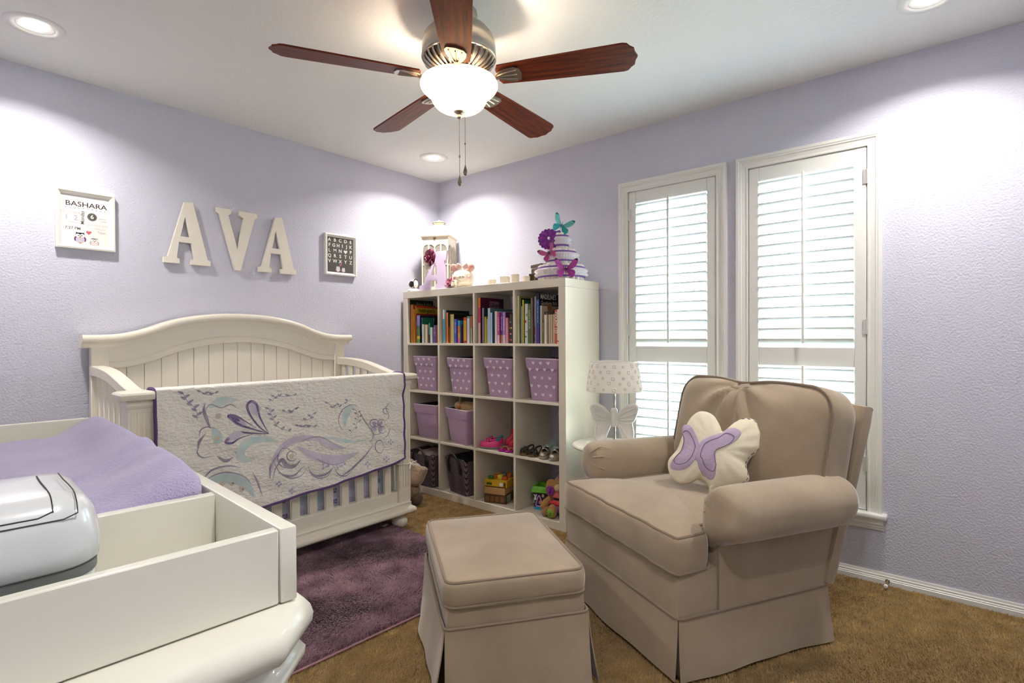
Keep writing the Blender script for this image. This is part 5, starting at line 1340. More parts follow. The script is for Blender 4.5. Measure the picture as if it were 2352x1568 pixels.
def skirt_panel(mb, a, b, z0, z1, flare, ns=24, seed=0, th=.004, open_=.012):
    """cloth panel hanging from a to b (local xy), flaring outward; outward is to the right of a->b"""
    a = Vector(a); b = Vector(b); d = (b-a).normalized(); n = Vector((d.y, -d.x)); L = (b-a).length
    def fn(u, v, o):
        w_ = flare*(v**1.4)*(1+.25*math.sin(u*9+seed)+.15*math.sin(u*17+seed*2))
        p = a+d*(u*L+(u-.5)*2*v*open_*.2)+n*(w_+o)
        return (p.x, p.y, z1+(z0-z1)*v+.002*math.sin(u*6+seed)*v)
    mb.grid(lambda u, v: fn(u, v, 0), ns, 8, flip=True)
    mb.grid(lambda u, v: fn(u, v, -th), ns, 8)
    # close the rim
    for u in (0, 1):
        mb.loft([[fn(u, v/8, 0) for v in range(9)], [fn(u, v/8, -th) for v in range(9)]], False, False)
    mb.loft([[fn(u/ns, 1, 0) for u in range(ns+1)], [fn(u/ns, 1, -th) for u in range(ns+1)]], False, False)

# ---- ottoman
OA = math.radians(-35.5)
ott = thing('ottoman', 'taupe skirted ottoman with piped cushion in front of the armchair', 'ottoman', (-1.524, -1.992, 0), OA)
ow, od = .2325, .305
mb, rows = cushion(rrect(-ow, ow, -od, od, .04), .318, .390, .022, .004, er=.007)
mb.build('cushion', m_fab, ott, 60)
piping(rows[9]).build('top_piping', m_pipe, ott, 60); piping([(p[0], p[1], .319) for p in rows[2]]).build('bottom_piping', m_pipe, ott, 60)
mb = MB(); mb.soft((ow-.004, od-.004, .075), .016, (8, 8, 3)); mb.build('base', m_fab, ott, 60, loc=(0, 0, .245))
P = subdiv(rrect(-ow-.002, ow+.002, -od-.002, od+.002, .018)); MB().tube([(x, y, .257) for x, y in P], .005, 6, closed=True).build('welt', m_pipe, ott, 60)
for k, (a, b) in enumerate((((-ow, -od-.004), (ow, -od-.004)), ((ow+.004, -od), (ow+.004, od)), ((ow, od+.004), (-ow, od+.004)), ((-ow-.004, od), (-ow-.004, -od)))):
    mb = MB(); skirt_panel(mb, a, b, .018, .256, .030, seed=k*1.7); mb.build('skirt_panel', m_fab, ott, 60)
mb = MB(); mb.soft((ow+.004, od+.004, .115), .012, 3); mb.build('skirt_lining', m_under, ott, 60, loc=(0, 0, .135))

# ---- armchair; chair coordinates: x toward the near arm, y toward the back, origin at the near front corner
CA = math.radians(-117.8)
NX_, NY_ = -1.305, -2.592
off = Vector((-.395, .35, 0)); off.rotate(Matrix.Rotation(CA, 3, 'Z'))
chair = thing('armchair', 'taupe velvet skirted glider armchair beside the window', 'armchair', (NX_+off.x, NY_+off.y, 0), CA)
D = T(.395, -.35, 0)
def cb(mb, n, mat=None, sm=60):
    m2 = MB(); m2.mesh(mb, D); return m2.build(n, mat or m_fab, chair, sm)
# skirt
for k, (a, b) in enumerate((((-.785, -.004), (-.003, -.004)), ((.001, .002), (.001, .690)), ((-.003, .695), (-.785, .695)), ((-.789, .690), (-.789, .002)))):
    mb = MB(); skirt_panel(mb, a, b, .014, .214, .018, seed=3+k*2.1, ns=30); cb(mb, 'skirt_panel')
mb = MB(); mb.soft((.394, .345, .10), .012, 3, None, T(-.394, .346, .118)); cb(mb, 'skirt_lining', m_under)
# base rail below the cushion and side panels
mb = MB(); mb.soft((.394, .347, .078), .014, (10, 8, 3), None, T(-.394, .346, .286)); cb(mb, 'base')
P = subdiv(rrect(-.790, .002, -.002, .694, .02)); mb = MB(); mb.tube([(x, y, .215) for x, y in P], .0055, 6, closed=True); cb(mb, 'welt', m_pipe)
for s, n in ((0, 'side_panel'), (1, 'side_panel')):
    f = (lambda x: x) if s == 0 else (lambda x: -.788-x)
    mb = MB(); x0, x1 = sorted((f(-.045), f(.002)))
    mb.prism([(.165, .218), (.672, .218), (.775, .505), (.74, .535), (.165, .535)], x0, x1, Matrix(((0, 0, 1, 0), (1, 0, 0, 0), (0, 1, 0, 0), (0, 0, 0, 1)))); cb(mb, n, None, 30)
    mb = MB(); mb.tube([(f(.003), .165, .218), (f(.003), .165, .48)], .003, 6); cb(mb, 'side_seam', m_pipe)
# seat cushion (T-shaped)
tc_ = [(.0, .0), (.0, .118), (-.012, .128), (-.062, .135), (-.070, .15), (-.075, .63), (-.715, .63), (-.718, .15), (-.726, .135), (-.776, .128), (-.788, .118), (-.788, .0), (-.775, -.012), (-.013, -.012)]
mb, rows = cushion(tc_, .362, .478, .045, .005, .0030, 1, er=.008); cb(mb, 'seat_cushion')
mb = MB(); mb.tube(rows[9], .0058, 6, closed=True); cb(mb, 'seat_top_piping', m_pipe)
mb = MB(); mb.tube([(p[0], p[1], .363) for p in rows[2]], .0058, 6, closed=True); cb(mb, 'seat_bottom_piping', m_pipe)
# rolled arms
def arm(sgn):
    f = (lambda x: x) if sgn > 0 else (lambda x: -.788-x)
    rows = []; n = 32
    ys = [.128, .131, .140, .155, .18, .22, .30, .40, .50, .58, .64, .68, .700, .708, .712]
    rs = [.20, .55, .80, .92, .98, 1, 1, 1, 1, 1, 1, .98, .9, .7, .25]
    for y, rr in zip(ys, rs):
        r = []
        for k in range(n):
            a = 2*PI*k/n
            # section: full roll outside, inner face running down to the seat
            ca, sa = math.cos(a), math.sin(a)
            rx = .094 if ca > 0 else .092; rz = .092 if sa > 0 else .100
            if ca < 0 and sa < 0: ca = -abs(ca)**.42; rz = .100+.085*abs(math.cos(a))**.5
            pk = 1+.012*math.sin(6*a+y*30)*max(0, 1-(y-.13)/.2)
            r.append((f(.030+rx*ca*rr*pk), y+.004*math.sin(a*3)*rr, .552+rz*sa*rr*pk-.006*(y-.13)/.58))
        rows.append(r if sgn > 0 else r[::-1])
    mb = MB(); mb.loft(rows, True, True); cb(mb, 'arm', None, 70)
    # pleats on the arm front
    for a0 in (2.2, 2.7, 3.3, 4.0):
        mb = MB()
        mb.tube(lerp_path([(f(.030+.03*math.cos(a0)), .129, .556+.03*math.sin(a0)), (f(.030+.06*math.cos(a0)), .135, .556+.06*math.sin(a0)), (f(.030+.091*math.cos(a0+.1)), .165, .556+.096*math.sin(a0+.1)), (f(.030+.092*math.cos(a0+.25)), .215, .556+.096*math.sin(a0+.25))], 4), [.001]*4+[.004]*5+[.001]*4, 6)
        cb(mb, 'arm_pleat')
arm(1); arm(-1)
# back cushion
BK = T(-.366, .640, .478)@RX(math.radians(-13))
def backf(p):
    x, y, z = p.x, p.y, p.z
    hx, hz = .42, .235
    w_ = (1-(x/hx)**2)*(1-(z/hz)**2)
    wr = .015*math.sin(math.atan2(z-.23, x+.02)*10+.6)*math.exp(-((x+.02)**2+(z-.18)**2)/.045)+.006*math.sin(x*16+z*22)*max(0, w_)
    puff = .050*max(0, w_)**.7
    tk = .018*math.exp(-((x+.03)/.11)**2)*smoothstep(.1, .23, z)
    zz = z+(.012*(1-(x/hx)**2) if z > 0 else 0)-tk
    if y < 0: return (x, y-puff-wr+.03*tk, zz)
    return (x, y+puff*.5, zz)
mb = MB(); mb.soft((.42, .085, .235), (.105, .05, .105), (40, 8, 24), backf, BK@T(0, 0, .235)); cb(mb, 'back_cushion', None, 180)
# piping around the front edge of the back cushion
loop = []
for x, z in subdiv(rrect(-.412, .412, -.227, .229, .105, 8), .02):
    p = backf(Vector((x, -.06, z))); q = Vector((x, -.068, z)); w_ = 0
    tk = .018*math.exp(-((x+.03)/.11)**2)*smoothstep(.1, .23, z)
    loop.append(BK@T(0, 0, .235)@Vector((x, -.066, z+(.012*(1-(x/.42)**2) if z > 0 else 0)-tk)))
mb = MB(); mb.tube(loop, .006, 6, closed=True); cb(mb, 'back_piping', m_pipe)
# back frame
mb = MB(); mb.soft((.430, .030, .345), .022, (10, 3, 10), lambda p: (p[0]*(1-.085*(.345-p[2])/.69), p[1], p[2]), T(-.378, .775, .545)@RX(math.radians(-14.5))); cb(mb, 'back_frame')
mb = MB(); mb.tube(lerp_path([(-.80, .87, .862), (-.6, .872, .876), (-.378, .873, .880), (-.17, .872, .876), (.045, .87, .862)], 5), .006, 6); cb(mb, 'back_frame_piping', m_pipe)

# ---- butterfly pillow, placed from the photograph on the seat in front of the back cushion
m_pcream = M('pillow_cream', 'e6dcc3', .95, bump=(90, .3, .004), sheen=.3)
m_plil = M('pillow_lilac_velvet', 'b9a6bf', .95, bump=(140, .5, .004), sheen=.5)
m_thread = M('stitch_thread', '6a5a78', .8)
# outline read in the photograph (px)
PO = [(1602, 1030), (1570, 985), (1580, 958), (1612, 945), (1640, 957), (1656, 985), (1662, 993), (1690, 968), (1722, 960), (1748, 975), (1757, 1000), (1745, 1035), (1722, 1052), (1716, 1070), (1722, 1100), (1712, 1112), (1665, 1117), (1640, 1128), (1622, 1112), (1608, 1098), (1585, 1110), (1555, 1108), (1537, 1085), (1536, 1055), (1552, 1040)]
PO = [(1602, 1030)] and [(1577, 975), (1593, 952), (1616, 944), (1640, 955), (1654, 978), (1662, 991), (1690, 968), (1720, 960), (1746, 974), (1756, 1000), (1748, 1030), (1724, 1052), (1715, 1072), (1721, 1102), (1700, 1116), (1664, 1118), (1636, 1130), (1622, 1108), (1606, 1100), (1583, 1110), (1556, 1108), (1538, 1088), (1535, 1058), (1556, 1030), (1566, 1003)]
# plane of the pillow: faces the camera, leaning back on the chair
PCN = at(1648, 1040, 'z', .60)
e_back = Vector((math.cos(math.radians(-27.8)), math.sin(math.radians(-27.8)), 0))
Nn = Vector((NX_, NY_, 0))
def pil_d(): 
    d = ray(1648, 1040); n = e_back; return CAM_POS+d*(((Nn+n*.445-CAM_POS).dot(n))/d.dot(n))
PC = pil_d()
pn = (CAM_POS-PC); pn.z = 0; pn.normalize(); pn = (pn*math.cos(.42)+Vector((0, 0, 1))*math.sin(.42)).normalized()
px_ = Vector((0, 0, 1)).cross(pn).normalized(); py_ = pn.cross(px_)
def to_pil(q):
    d = ray(*q); t_ = (PC-CAM_POS).dot(pn)/d.dot(pn); p = CAM_POS+d*t_-PC; return (p.dot(px_), p.dot(py_))
pil = tag(empty('butterfly_pillow', PC), 'cream butterfly shaped pillow with lilac wings on the armchair seat', 'pillow')
pil.matrix_world = Matrix(((px_.x, py_.x, pn.x, PC.x), (px_.y, py_.y, pn.y, PC.y), (px_.z, py_.z, pn.z, PC.z), (0, 0, 0, 1)))
OL = [(p.x, p.y) for p in closed_path([(*to_pil(q), 0) for q in PO], 4)]
pcx = sum(p[0] for p in OL)/len(OL); pcy = sum(p[1] for p in OL)/len(OL)
def pil_h(s): return .055*max(0, 1-s**2.6)**.62
rows = []
for s in (1.0, .985, .95, .88, .78, .65, .5, .35, .2, .05):
    rows.append([(pcx+(x-pcx)*s, pcy+(y-pcy)*s, pil_h(s)+.002*math.sin(i*1.3)*(s > .5)) for i, (x, y) in enumerate(OL)])
back = [[(p[0], p[1], -p[2]*.8) for p in r] for r in rows[1:]][::-1]
mb = MB(); mb.loft(back+rows, True, True); mb.build('body', m_pcream, pil, 60)
def pil_top(x, y, off=.0):
    # find s by ray to outline
    dx, dy = x-pcx, y-pcy; a = math.atan2(dy, dx); best = 1e9
    r = math.hypot(dx, dy)
    R_ = None; bd = 9
    for (ox, oy) in OL:
        da = abs((math.atan2(oy-pcy, ox-pcx)-a+PI) % (2*PI)-PI)
        if da < bd: bd = da; R_ = math.hypot(ox-pcx, oy-pcy)
    return (x, y, pil_h(min(1, r/max(R_, 1e-4)))+off)
WG = [[(1600, 1030), (1560, 1000), (1566, 985), (1590, 970), (1608, 980), (1603, 1010), (1602, 1028), (1598, 1050), (1592, 1062), (1570, 1075), (1545, 1082), (1537, 1065), (1556, 1042), (1580, 1038)],
      [(1608, 1035), (1640, 1005), (1670, 985), (1697, 988), (1698, 1002), (1675, 1015), (1650, 1028), (1640, 1045), (1643, 1075), (1632, 1098), (1615, 1100), (1604, 1080), (1594, 1062), (1604, 1048)]]
WG = [[(1607, 1025), (1590, 985), (1574, 975), (1566, 985), (1572, 1000), (1567, 1030), (1560, 1045), (1545, 1060), (1540, 1075), (1555, 1084), (1578, 1080), (1594, 1065), (1602, 1048)],
      [(1607, 1025), (1625, 1012), (1650, 1002), (1672, 988), (1690, 990), (1702, 1000), (1690, 1018), (1668, 1030), (1645, 1040), (1640, 1060), (1645, 1085), (1638, 1105), (1622, 1100), (1608, 1085), (1602, 1065), (1596, 1058)]]
for wg in WG:
    W2 = [(p.x, p.y) for p in closed_path([(*to_pil(q), 0) for q in wg], 3)]
    cx = sum(p[0] for p in W2)/len(W2); cy = sum(p[1] for p in W2)/len(W2)
    mb = MB(); rows = []
    for s in (1.0, .97, .75, .5, .25, .02): rows.append([pil_top(cx+(x-cx)*s, cy+(y-cy)*s, .0035 if s < 1 else .0005) for x, y in W2])
    mb.loft(rows, True, False); mb.build('wing_applique', m_plil, pil, 60)
    mb = MB(); mb.tube([pil_top(cx+(x-cx)*.72, cy+(y-cy)*.72, .0045) for x, y in W2], .0012, 5, closed=True); mb.build('wing_stitch', m_thread, pil)
# running stitch along the outer edge
edge = [OL[i] for i in range(len(OL))]
for i in range(0, len(OL), 2):
    a = OL[i]; b = OL[(i+1) % len(OL)]
    def ins(q, s=.955): x, y = pcx+(q[0]-pcx)*s, pcy+(q[1]-pcy)*s; return (x, y, pil_h(s)+.001)
    if 24 <= i <= 56:
        mb = MB(); mb.tube([ins(a), ins(b)], .0016, 5); mb.build('edge_stitch', m_thread, pil)
# ================================================================ changing dresser (turned 3.6 degrees), tray, pad, warmer
m_dres = M('dresser_white', 'e2e0d2', .35, coat=.25)
DA = math.radians(-3.6)
# local frame: origin at the tray's near outer corner on the room side; +y along the dresser away from the camera, -x toward the wall
DX, DY = -2.644, -2.645
LEN, DEP = 1.435, .47
ZT, ZS = .900, .803          # tray top, dresser top
rotD = Matrix.Rotation(DA, 3, 'Z')
def dloc(x, y, z): v = rotD@Vector((x, y, 0)); return (DX+v.x, DY+v.y, z)
dr = thing('changing_dresser', 'cream dresser with canted corners carrying the changing tray', 'dresser', dloc(-DEP/2, LEN/2, 0), DA)
DD = T(DEP/2, -LEN/2, 0)
def db(mb, n, mat=None, sm=40): m2 = MB(); m2.mesh(mb, DD); return m2.build(n, mat or m_dres, dr, sm)
def oct_(o, c=.045):
    """plan outline with canted room-side corners, grown by o"""
    q = o+.044
    return [(o, -q+c), (o, LEN+q-c), (o-c, LEN+q), (-DEP-.01, LEN+q), (-DEP-.01, -q), (o-c, -q)]
def slab(prof, n, c=.045):
    rows = [[(x, y, z) for x, y in oct_(o, c)] for o, z in prof]
    mb = MB(); mb.loft(rows, True, True); db(mb, n, None, 50)
slab([(.006, .756), (.015, .760), (.020, .768), (.021, .779), (.018, .790), (.012, .798), (.002, ZS-.001), (-.03, ZS-.001)], 'top_slab', .064)
slab([(-.012, .690), (-.006, .696), (-.002, .708), (.006, .716), (.011, .724), (.012, .736), (.006, .744), (-.001, .750), (-.001, .757)], 'top_moulding', .060)
slab([(-.006, .09), (-.006, .692)], 'body', .056)
slab([(.022, .02), (.026, .03), (.026, .075), (.014, .088), (-.006, .092)], 'base_moulding', .06)
for zz0, zz1 in ((.11, .29), (.30, .48), (.49, .67)):
    for y0, y1 in ((.08, .70), (.735, 1.355)):
        mb = MB(); mb.rbox(-.006, .008, y0, y1, zz0, zz1, .004, 1); d_ = db(mb, 'drawer_front')
        mb = MB(); m3 = MB(); m3.lathe([(.006, 0), (.006, .012), (.015, .020), (.017, .026), (.010, .032)], 16, DD@T(.008, (y0+y1)/2, (zz0+zz1)/2)@RY(PI/2)); m3.build('knob', m_nickel, d_, 60)
for x, y in ((-.03, .04), (-.03, LEN-.04), (-DEP+.03, .04), (-DEP+.03, LEN-.04)):
    mb = MB(); mb.rbox(x-.03, x+.03, y-.03, y+.03, 0, .022, .004); db(mb, 'foot')
# tray
tr = thing('changing_tray', 'cream open changing tray with divider on the dresser top', 'changing tray', dloc(-DEP/2, LEN/2, ZS), DA)
def tb(mb, n, mat=None, sm=40): m2 = MB(); m2.mesh(mb, DD@T(0, 0, -ZS)); return m2.build(n, mat or m_dres, tr, sm)
th = .019
mb = MB(); mb.rbox(-th-.003, 0, 0, LEN, ZS+.0005, ZT, .003, 2); tb(mb, 'front_board')
mb = MB(); mb.rbox(-DEP, -DEP+th, 0, LEN, ZS+.0005, ZT, .003, 2); tb(mb, 'back_board')
mb = MB(); mb.rbox(-DEP+th, -th-.004, .0015, th-.002, ZS+.0005, ZT-.0005, .002, 1); tb(mb, 'end_board')
mb = MB(); mb.rbox(-DEP+th, -th-.003, LEN-th, LEN, ZS+.0005, ZT, .002, 1); tb(mb, 'end_board')
DIVY = .242
mb = MB(); mb.rbox(-DEP+th, -th-.003, DIVY, DIVY+.017, ZS+.0005, ZT-.002, .002, 1); tb(mb, 'divider')
mb = MB(); mb.box(-DEP+th, -th-.003, th, LEN-th, ZS+.0005, ZS+.008); tb(mb, 'tray_floor')
# plush-covered contour pad
m_plushp = M('lilac_plush', 'b5a8d2', 1, bump=(330, .9, .006, 3), var=(12, 'c0b5da', .4, .6), sheen=.7)
py0, py1 = DIVY+.022, DIVY+.022+.90; pw_ = .195
pad = thing('changing_pad', 'lilac plush covered changing pad lying in the tray', 'changing pad', dloc(-.222, (py0+py1)/2, ZS+.008), DA)
hl = (py1-py0)/2
def padf(p):
    x, y, z = p
    f = abs(x)/pw_
    if z > 0:
        rise = .045*smoothstep(.35, .95, f)
        end = .012*smoothstep(.7, .98, abs(y)/hl)
        wr = .006*math.exp(-((y+hl*.45-.35*x)/.03)**2)-.007*math.exp(-((y+hl*.55-.35*x)/.03)**2)+.003*math.sin(x*40+y*9)*math.sin(y*13)
        z = z+rise-.006+wr-end
    return (x, y, z)
mb = MB(); mb.soft((pw_, hl, .048), (.028, .035, .028), (28, 48, 6), padf); mb.build('cover', m_plushp, pad, 180, loc=(0, 0, .048))
mb = MB(); mb.tube(lerp_path([(-.012, -.002, 0), (0, .002, .001), (.012, -.003, 0)], 4), .0022, 6); mb.build('strap_slot', M('slot_dark', '2a2230', .8), pad, 60, loc=(-.085, .02, .090))
# wipes warmer: a rounded appliance with split lid, placed in the near compartment
m_app = M('warmer_plastic', 'd3d6d6', .22, coat=.5); m_grey = M('warmer_grey', '6f7370', .4); m_seam = M('warmer_seam', '33302c', .6)
WL, WD = .245, .192     # along x, along y
wm = thing('wipes_warmer', 'white plastic wipes warmer in the near tray compartment', 'wipes warmer', dloc(-.318, .130, ZS+.0085), DA)
def wprof(o, r): return rrect(-WL/2+o, WL/2-o, -WD/2+o, WD/2-o, max(.012, r-o), 8)
mb = MB(); mb.loft([[(x, y, z) for x, y in wprof(o, .045)] for o, z in ((.016, 0), (.010, .004), (.005, .03), (.004, .078))], True, True); mb.build('base', m_app, wm, 60)
mb = MB(); mb.loft([[(x, y, z) for x, y in wprof(o, .045)] for o, z in ((.005, .0782), (.003, .0790), (.003, .0890), (.005, .0898))], True, True); mb.build('grey_band', m_grey, wm, 60)
UP = ((.004, .090), (.001, .093), (.0, .110), (.002, .130), (.006, .146), (.014, .158), (.026, .1645), (.045, .1675), (.07, .168))
mb = MB(); mb.loft([[(x, y, z) for x, y in wprof(o, .045)] for o, z in UP], True, True); mb.build('body', m_app, wm, 60)
def face(x, z):
    """point on the near face at height z"""
    o = interp(z, [u[1] for u in UP], [u[0] for u in UP]); return (x, -WD/2+o-.0004, z)
for nm, xr, zl in (('lid_seam', .098, .144), ('button_seam', .078, .149)):
    P = [face(-.11, zl), face(xr-.012, zl), face(xr, zl+.004)]
    P += [face(xr, z) for z in (.152, .158, .1615, .1645, .1665)]+[(xr-.001, -WD/2+.06, .1682), (xr-.002, 0, .1684), (xr-.002, .04, .1684)]
    mb = MB(); mb.tube(P, .0007, 5); mb.build(nm, m_seam, wm, 60)
# ================================================================ wall letters and framed prints (on the crib wall, y = 0)
WM = Matrix(((1, 0, 0, 0), (0, 0, -1, 0), (0, 1, 0, 0), (0, 0, 0, 1)))     # xy drawing -> xz on the wall, z -> -y
m_let = M('letter_white', 'ebe4d6', .5)
V_OUT = [(0, 1), (.34, 1), (.34, .93), (.275, .905), (.50, .33), (.665, .885), (.56, .93), (.56, 1), (1, 1), (1, .93), (.93, .905), (.565, 0), (.435, 0), (.075, .905), (0, .93)]
for nm, x0, x1, z0, z1, lp, lb in (('letter_a', -1.990, -1.757, 1.556, 1.898, [A_OUT, A_IN], 'white wooden letter A beside the framed birth print'),
                                   ('letter_v', -1.722, -1.490, 1.546, 1.895, [V_OUT], 'white wooden letter V between two wall letters A'),
                                   ('letter_a', -1.482, -1.246, 1.551, 1.897, [A_OUT, A_IN], 'white wooden letter A nearest the alphabet print')):
    mb = MB(); mb.mesh(curve_mb([scl(l, x1-x0, z1-z0) for l in lp], .020, .0015), WM)
    o = mb.build(nm, m_let, None, 30, loc=((x0+x1)/2, -.0165, z0)); tag(o, lb, 'wall letter', 'white wall letters')
def frame(name, label, x0, x1, z0, z1, bw, mat, mprint):
    t = thing(name, label, 'framed print', ((x0+x1)/2, -.001, (z0+z1)/2)); w_, h = (x1-x0)/2, (z1-z0)/2
    pr = [(0, 0), (0, .024), (bw*.35, .026), (bw*.55, .022), (bw, .012), (bw, 0)]
    for k, (a, b) in enumerate((((-w_, -h), (w_, -h)), ((w_, -h), (w_, h)), ((w_, h), (-w_, h)), ((-w_, h), (-w_, -h)))):
        a = Vector((*a, 0)); b = Vector((*b, 0)); d = (b-a).normalized(); n = Vector((-d.y, d.x, 0)); rows = []
        for e, s in ((a, 1), (b, -1)):
            rows.append([tuple(WM@(e+n*o_+d*s*o_+Vector((0, 0, hh)))) for o_, hh in pr])
        mb = MB(); mb.loft(rows, True, True); mb.build('frame_side', mat, t, None)
    mb = MB(); mb.box(-w_+bw*.7, w_-bw*.7, -.0085, 0, -h+bw*.7, h-bw*.7); p = mb.build('print', mprint, t, None)
    return t, p
m_frw = M('frame_white', 'f0ede4', .4); m_paper = M('paper_white', 'e6e3de', .7); m_slate = M('paper_slate', '4e4c48', .7)
ink = lambda c: M('ink_'+c, c, .7)
def ptxt(p, s, size, x, z, c, bold=0., rot=0., sx=1., name='lettering'):
    mb = MB(); mb.mesh(text_mb(s, size, .0003, 'CENTER', bold, sx), WM@T(x, z, .0088)@RZ(rot)); o = mb.build(name, ink(c), p, None); o['kind'] = 'stuff'
def pdisc(mb, x, z, rx, rz, n=20, off=.0088, rot=0): mb.prism([(rx*math.cos(2*PI*k/n), rz*math.sin(2*PI*k/n)) for k in range(n)], off, off+.0003, WM@T(x, z, 0)@RZ(rot))
# birth print
t, p = frame('birth_print', 'white framed birth announcement print with two owls', -2.437, -2.204, 1.583, 1.865, .021, m_frw, m_paper)
ptxt(p, 'BASHARA', .033, .004, .076, '3a2a2e', .0003, 0, 1.15)
ptxt(p, 'Ava', .022, -.045, .102, 'cfc8c8', 0, 0, 1.1)
ptxt(p, 'OCTOBER', .0165, -.058, .034, 'bdb3b6', 0, 0, 1.0); ptxt(p, '1  2', .034, -.056, .008, 'b2a8ac', .0004)
ptxt(p, 'Monday', .0205, -.012, .014, '6a6258', .0003, PI/2); ptxt(p, '7:27 PM', .0185, -.050, -.042, '6e6660', .0002)
ptxt(p, 'pounds', .010, .068, .018, 'b8b0ac'); ptxt(p, '11 ounces', .010, .066, .006, 'c2bab6'); ptxt(p, '20 inches long', .0145, .046, -.016, 'd2cac8'); ptxt(p, 'DALLAS', .012, .058, -.034, 'ccc4c2'); ptxt(p, 'Texas', .015, .064, -.050, 'c2bab8')
mb = MB(); mb.prism([((.021 if k % 2 else .0175)*math.cos(PI*k/16), (.021 if k % 2 else .0175)*math.sin(PI*k/16)) for k in range(32)], .0088, .0091, WM@T(.026, .022, 0)); mb.build('badge', ink('57544c'), p, None)
mb = MB(); mb.mesh(text_mb('6', .028, .0003, 'CENTER', .0005), WM@T(.026, .022, .0093)); mb.build('badge_number', ink('e6e3de'), p, None)
mb = MB()
for k in range(10): mb.prism([(-.003, .002), (.003, .002), (0, -.003)], .0088, .0091, WM@T(-.076+k*.017, .057-.002*math.sin(k), 0))
mb.build('bunting', ink('8d8790'), p, None, kind='stuff')
mb = MB(); mb.box(-.078, -.026, -.0091, -.0088, -.0145, -.0130); mb.build('rule', ink('b8b8a4'), p, None)
def owl(p, x, z, s, body, wing, belly, face):
    o = empty('owl_print'); o.parent = p; off = .0088
    def d_(n, c, parts, of):
        mb = MB()
        for (a, b, rx, rz) in parts: pdisc(mb, x+a*s, z+b*s, rx*s, rz*s, 20, of)
        mb.build(n, ink(c), o, None, kind='stuff')
    mb = MB(); pdisc(mb, x, z+.20*s, .62*s, .52*s, 24, off); mb.prism([(-.62*s, .30*s), (-.50*s, .80*s), (-.2*s, .62*s), (.2*s, .62*s), (.50*s, .80*s), (.62*s, .30*s)], off, off+.0003, WM@T(x, z, 0)); mb.build('owl_head', ink(body), o, None, kind='stuff')
    d_('owl_wing', wing, ((-.62, -.35, .16, .36), (.62, -.35, .16, .36)), off)
    d_('owl_belly', belly, ((0, -.42, .58, .55),), off+.0003)
    d_('owl_face', face, ((-.28, .22, .32, .30), (.28, .22, .32, .30)), off+.0006)
    d_('owl_eye', '2a2628', ((-.22, .22, .08, .08), (.22, .22, .08, .08)), off+.0009)
    d_('owl_beak', 'd8863a', ((0, .02, .10, .13), (0, -.95, .2, .06)), off+.0009)
owl(p, -.022, -.082, .030, '5d4468', '6a3f7c', 'c4bccb', 'e9e4e4'); owl(p, .034, -.098, .024, 'c3b4bb', 'b9a3ac', 'd9cfcd', 'efe9e6')
mb = MB(); mb.prism(heart_poly(.011), .0088, .0091, WM@T(.012, -.056, 0)); mb.build('heart_print', ink('d0616e'), p, None)
# alphabet print
t, p = frame('alphabet_print', 'small white framed alphabet print on slate grey beside the letters', -1.036, -.794, 1.573, 1.852, .021, m_frw, m_slate)
for r, row in enumerate(('ABCDE', 'FGHIJK', 'LMN PP', 'QRSTU', 'VWXYZ')):
    row = ('A B C D E', 'F G H I J K', 'L M N _ P', 'Q R S T U', 'V W X Y Z')[r].split()
    for k, ch in enumerate(row):
        xx = -.082+k*(.164/(len(row)-1)); zz = .100-r*.036
        if ch == '_':
            mb = MB(); mb.prism(heart_poly(.015), .0088, .0091, WM@T(xx, zz, 0)); mb.build('heart_print', ink('e3dcd8'), p, None)
        else: ptxt(p, ch, .032, xx, zz, 'e8e3da', .0007, 0, 1, 'letter_'+ch.lower())
owl(p, -.018, -.092, .022, 'c9b6c2', 'b59aab', 'dccfd6', 'f0eaec'); owl(p, .024, -.096, .018, 'd6c6c6', 'c4b0b4', 'e2d8d8', 'f0eaec')
mb = MB(); mb.prism(heart_poly(.009), .0088, .0091, WM@T(.002, -.066, 0)); mb.build('heart_print', ink('d0616e'), p, None)
# ================================================================ round side table and butterfly lamp
m_tbl = M('table_white', 'e9e4d6', .35, coat=.2)
TX, TY, TZ = -.40, -1.80, .556
tbl = thing('side_table', 'round white side table between bookcase and armchair', 'side table', (TX, TY, 0))
mb = MB(); mb.lathe([(.15, TZ-.020), (.186, TZ-.018), (.191, TZ-.010), (.188, TZ-.002), (.183, TZ)], 56); mb.build('top', m_tbl, tbl, 50)
mb = MB(); mb.lathe([(.028, .05), (.020, .10), (.026, .22), (.034, .30), (.024, .40), (.022, .50), (.05, .534)], 20); mb.build('column', m_tbl, tbl, 60)
for k in range(3):
    a = 2*PI*k/3+.4; mb = MB()
    mb.tube(lerp_path([(.01*math.cos(a), .01*math.sin(a), .13), (.09*math.cos(a), .09*math.sin(a), .10), (.14*math.cos(a), .14*math.sin(a), .035), (.165*math.cos(a), .165*math.sin(a), .017)], 5), .016, 8); mb.build('leg', m_tbl, tbl, 60)
m_cer = M('lamp_ceramic', 'e8e5de', .25, coat=.5); m_chr = M('chrome', 'c9c6c0', .12, metal=1)
LX, LY = -.385, -1.836
ld_ = math.atan2(CAM_POS.y-LY, CAM_POS.x-LX)
lp = thing('table_lamp', 'white butterfly table lamp with flower studded shade on the side table', 'lamp', (LX, LY, TZ+.0005), ld_)
mb = MB(); mb.lathe([(.060, 0), (.062, .006), (.055, .012), (.016, .016)], 28); mb.build('foot', m_cer, lp, 50)
mb = MB(); mb.tube([(0, 0, .012), (0, 0, .32)], .0075, 12); mb.build('pole', m_chr, lp, 60)
mb = MB(); mb.soft((.017, .019, .052), .014, 6); mb.build('butterfly_body', m_cer, lp, 60, loc=(.004, 0, .148))
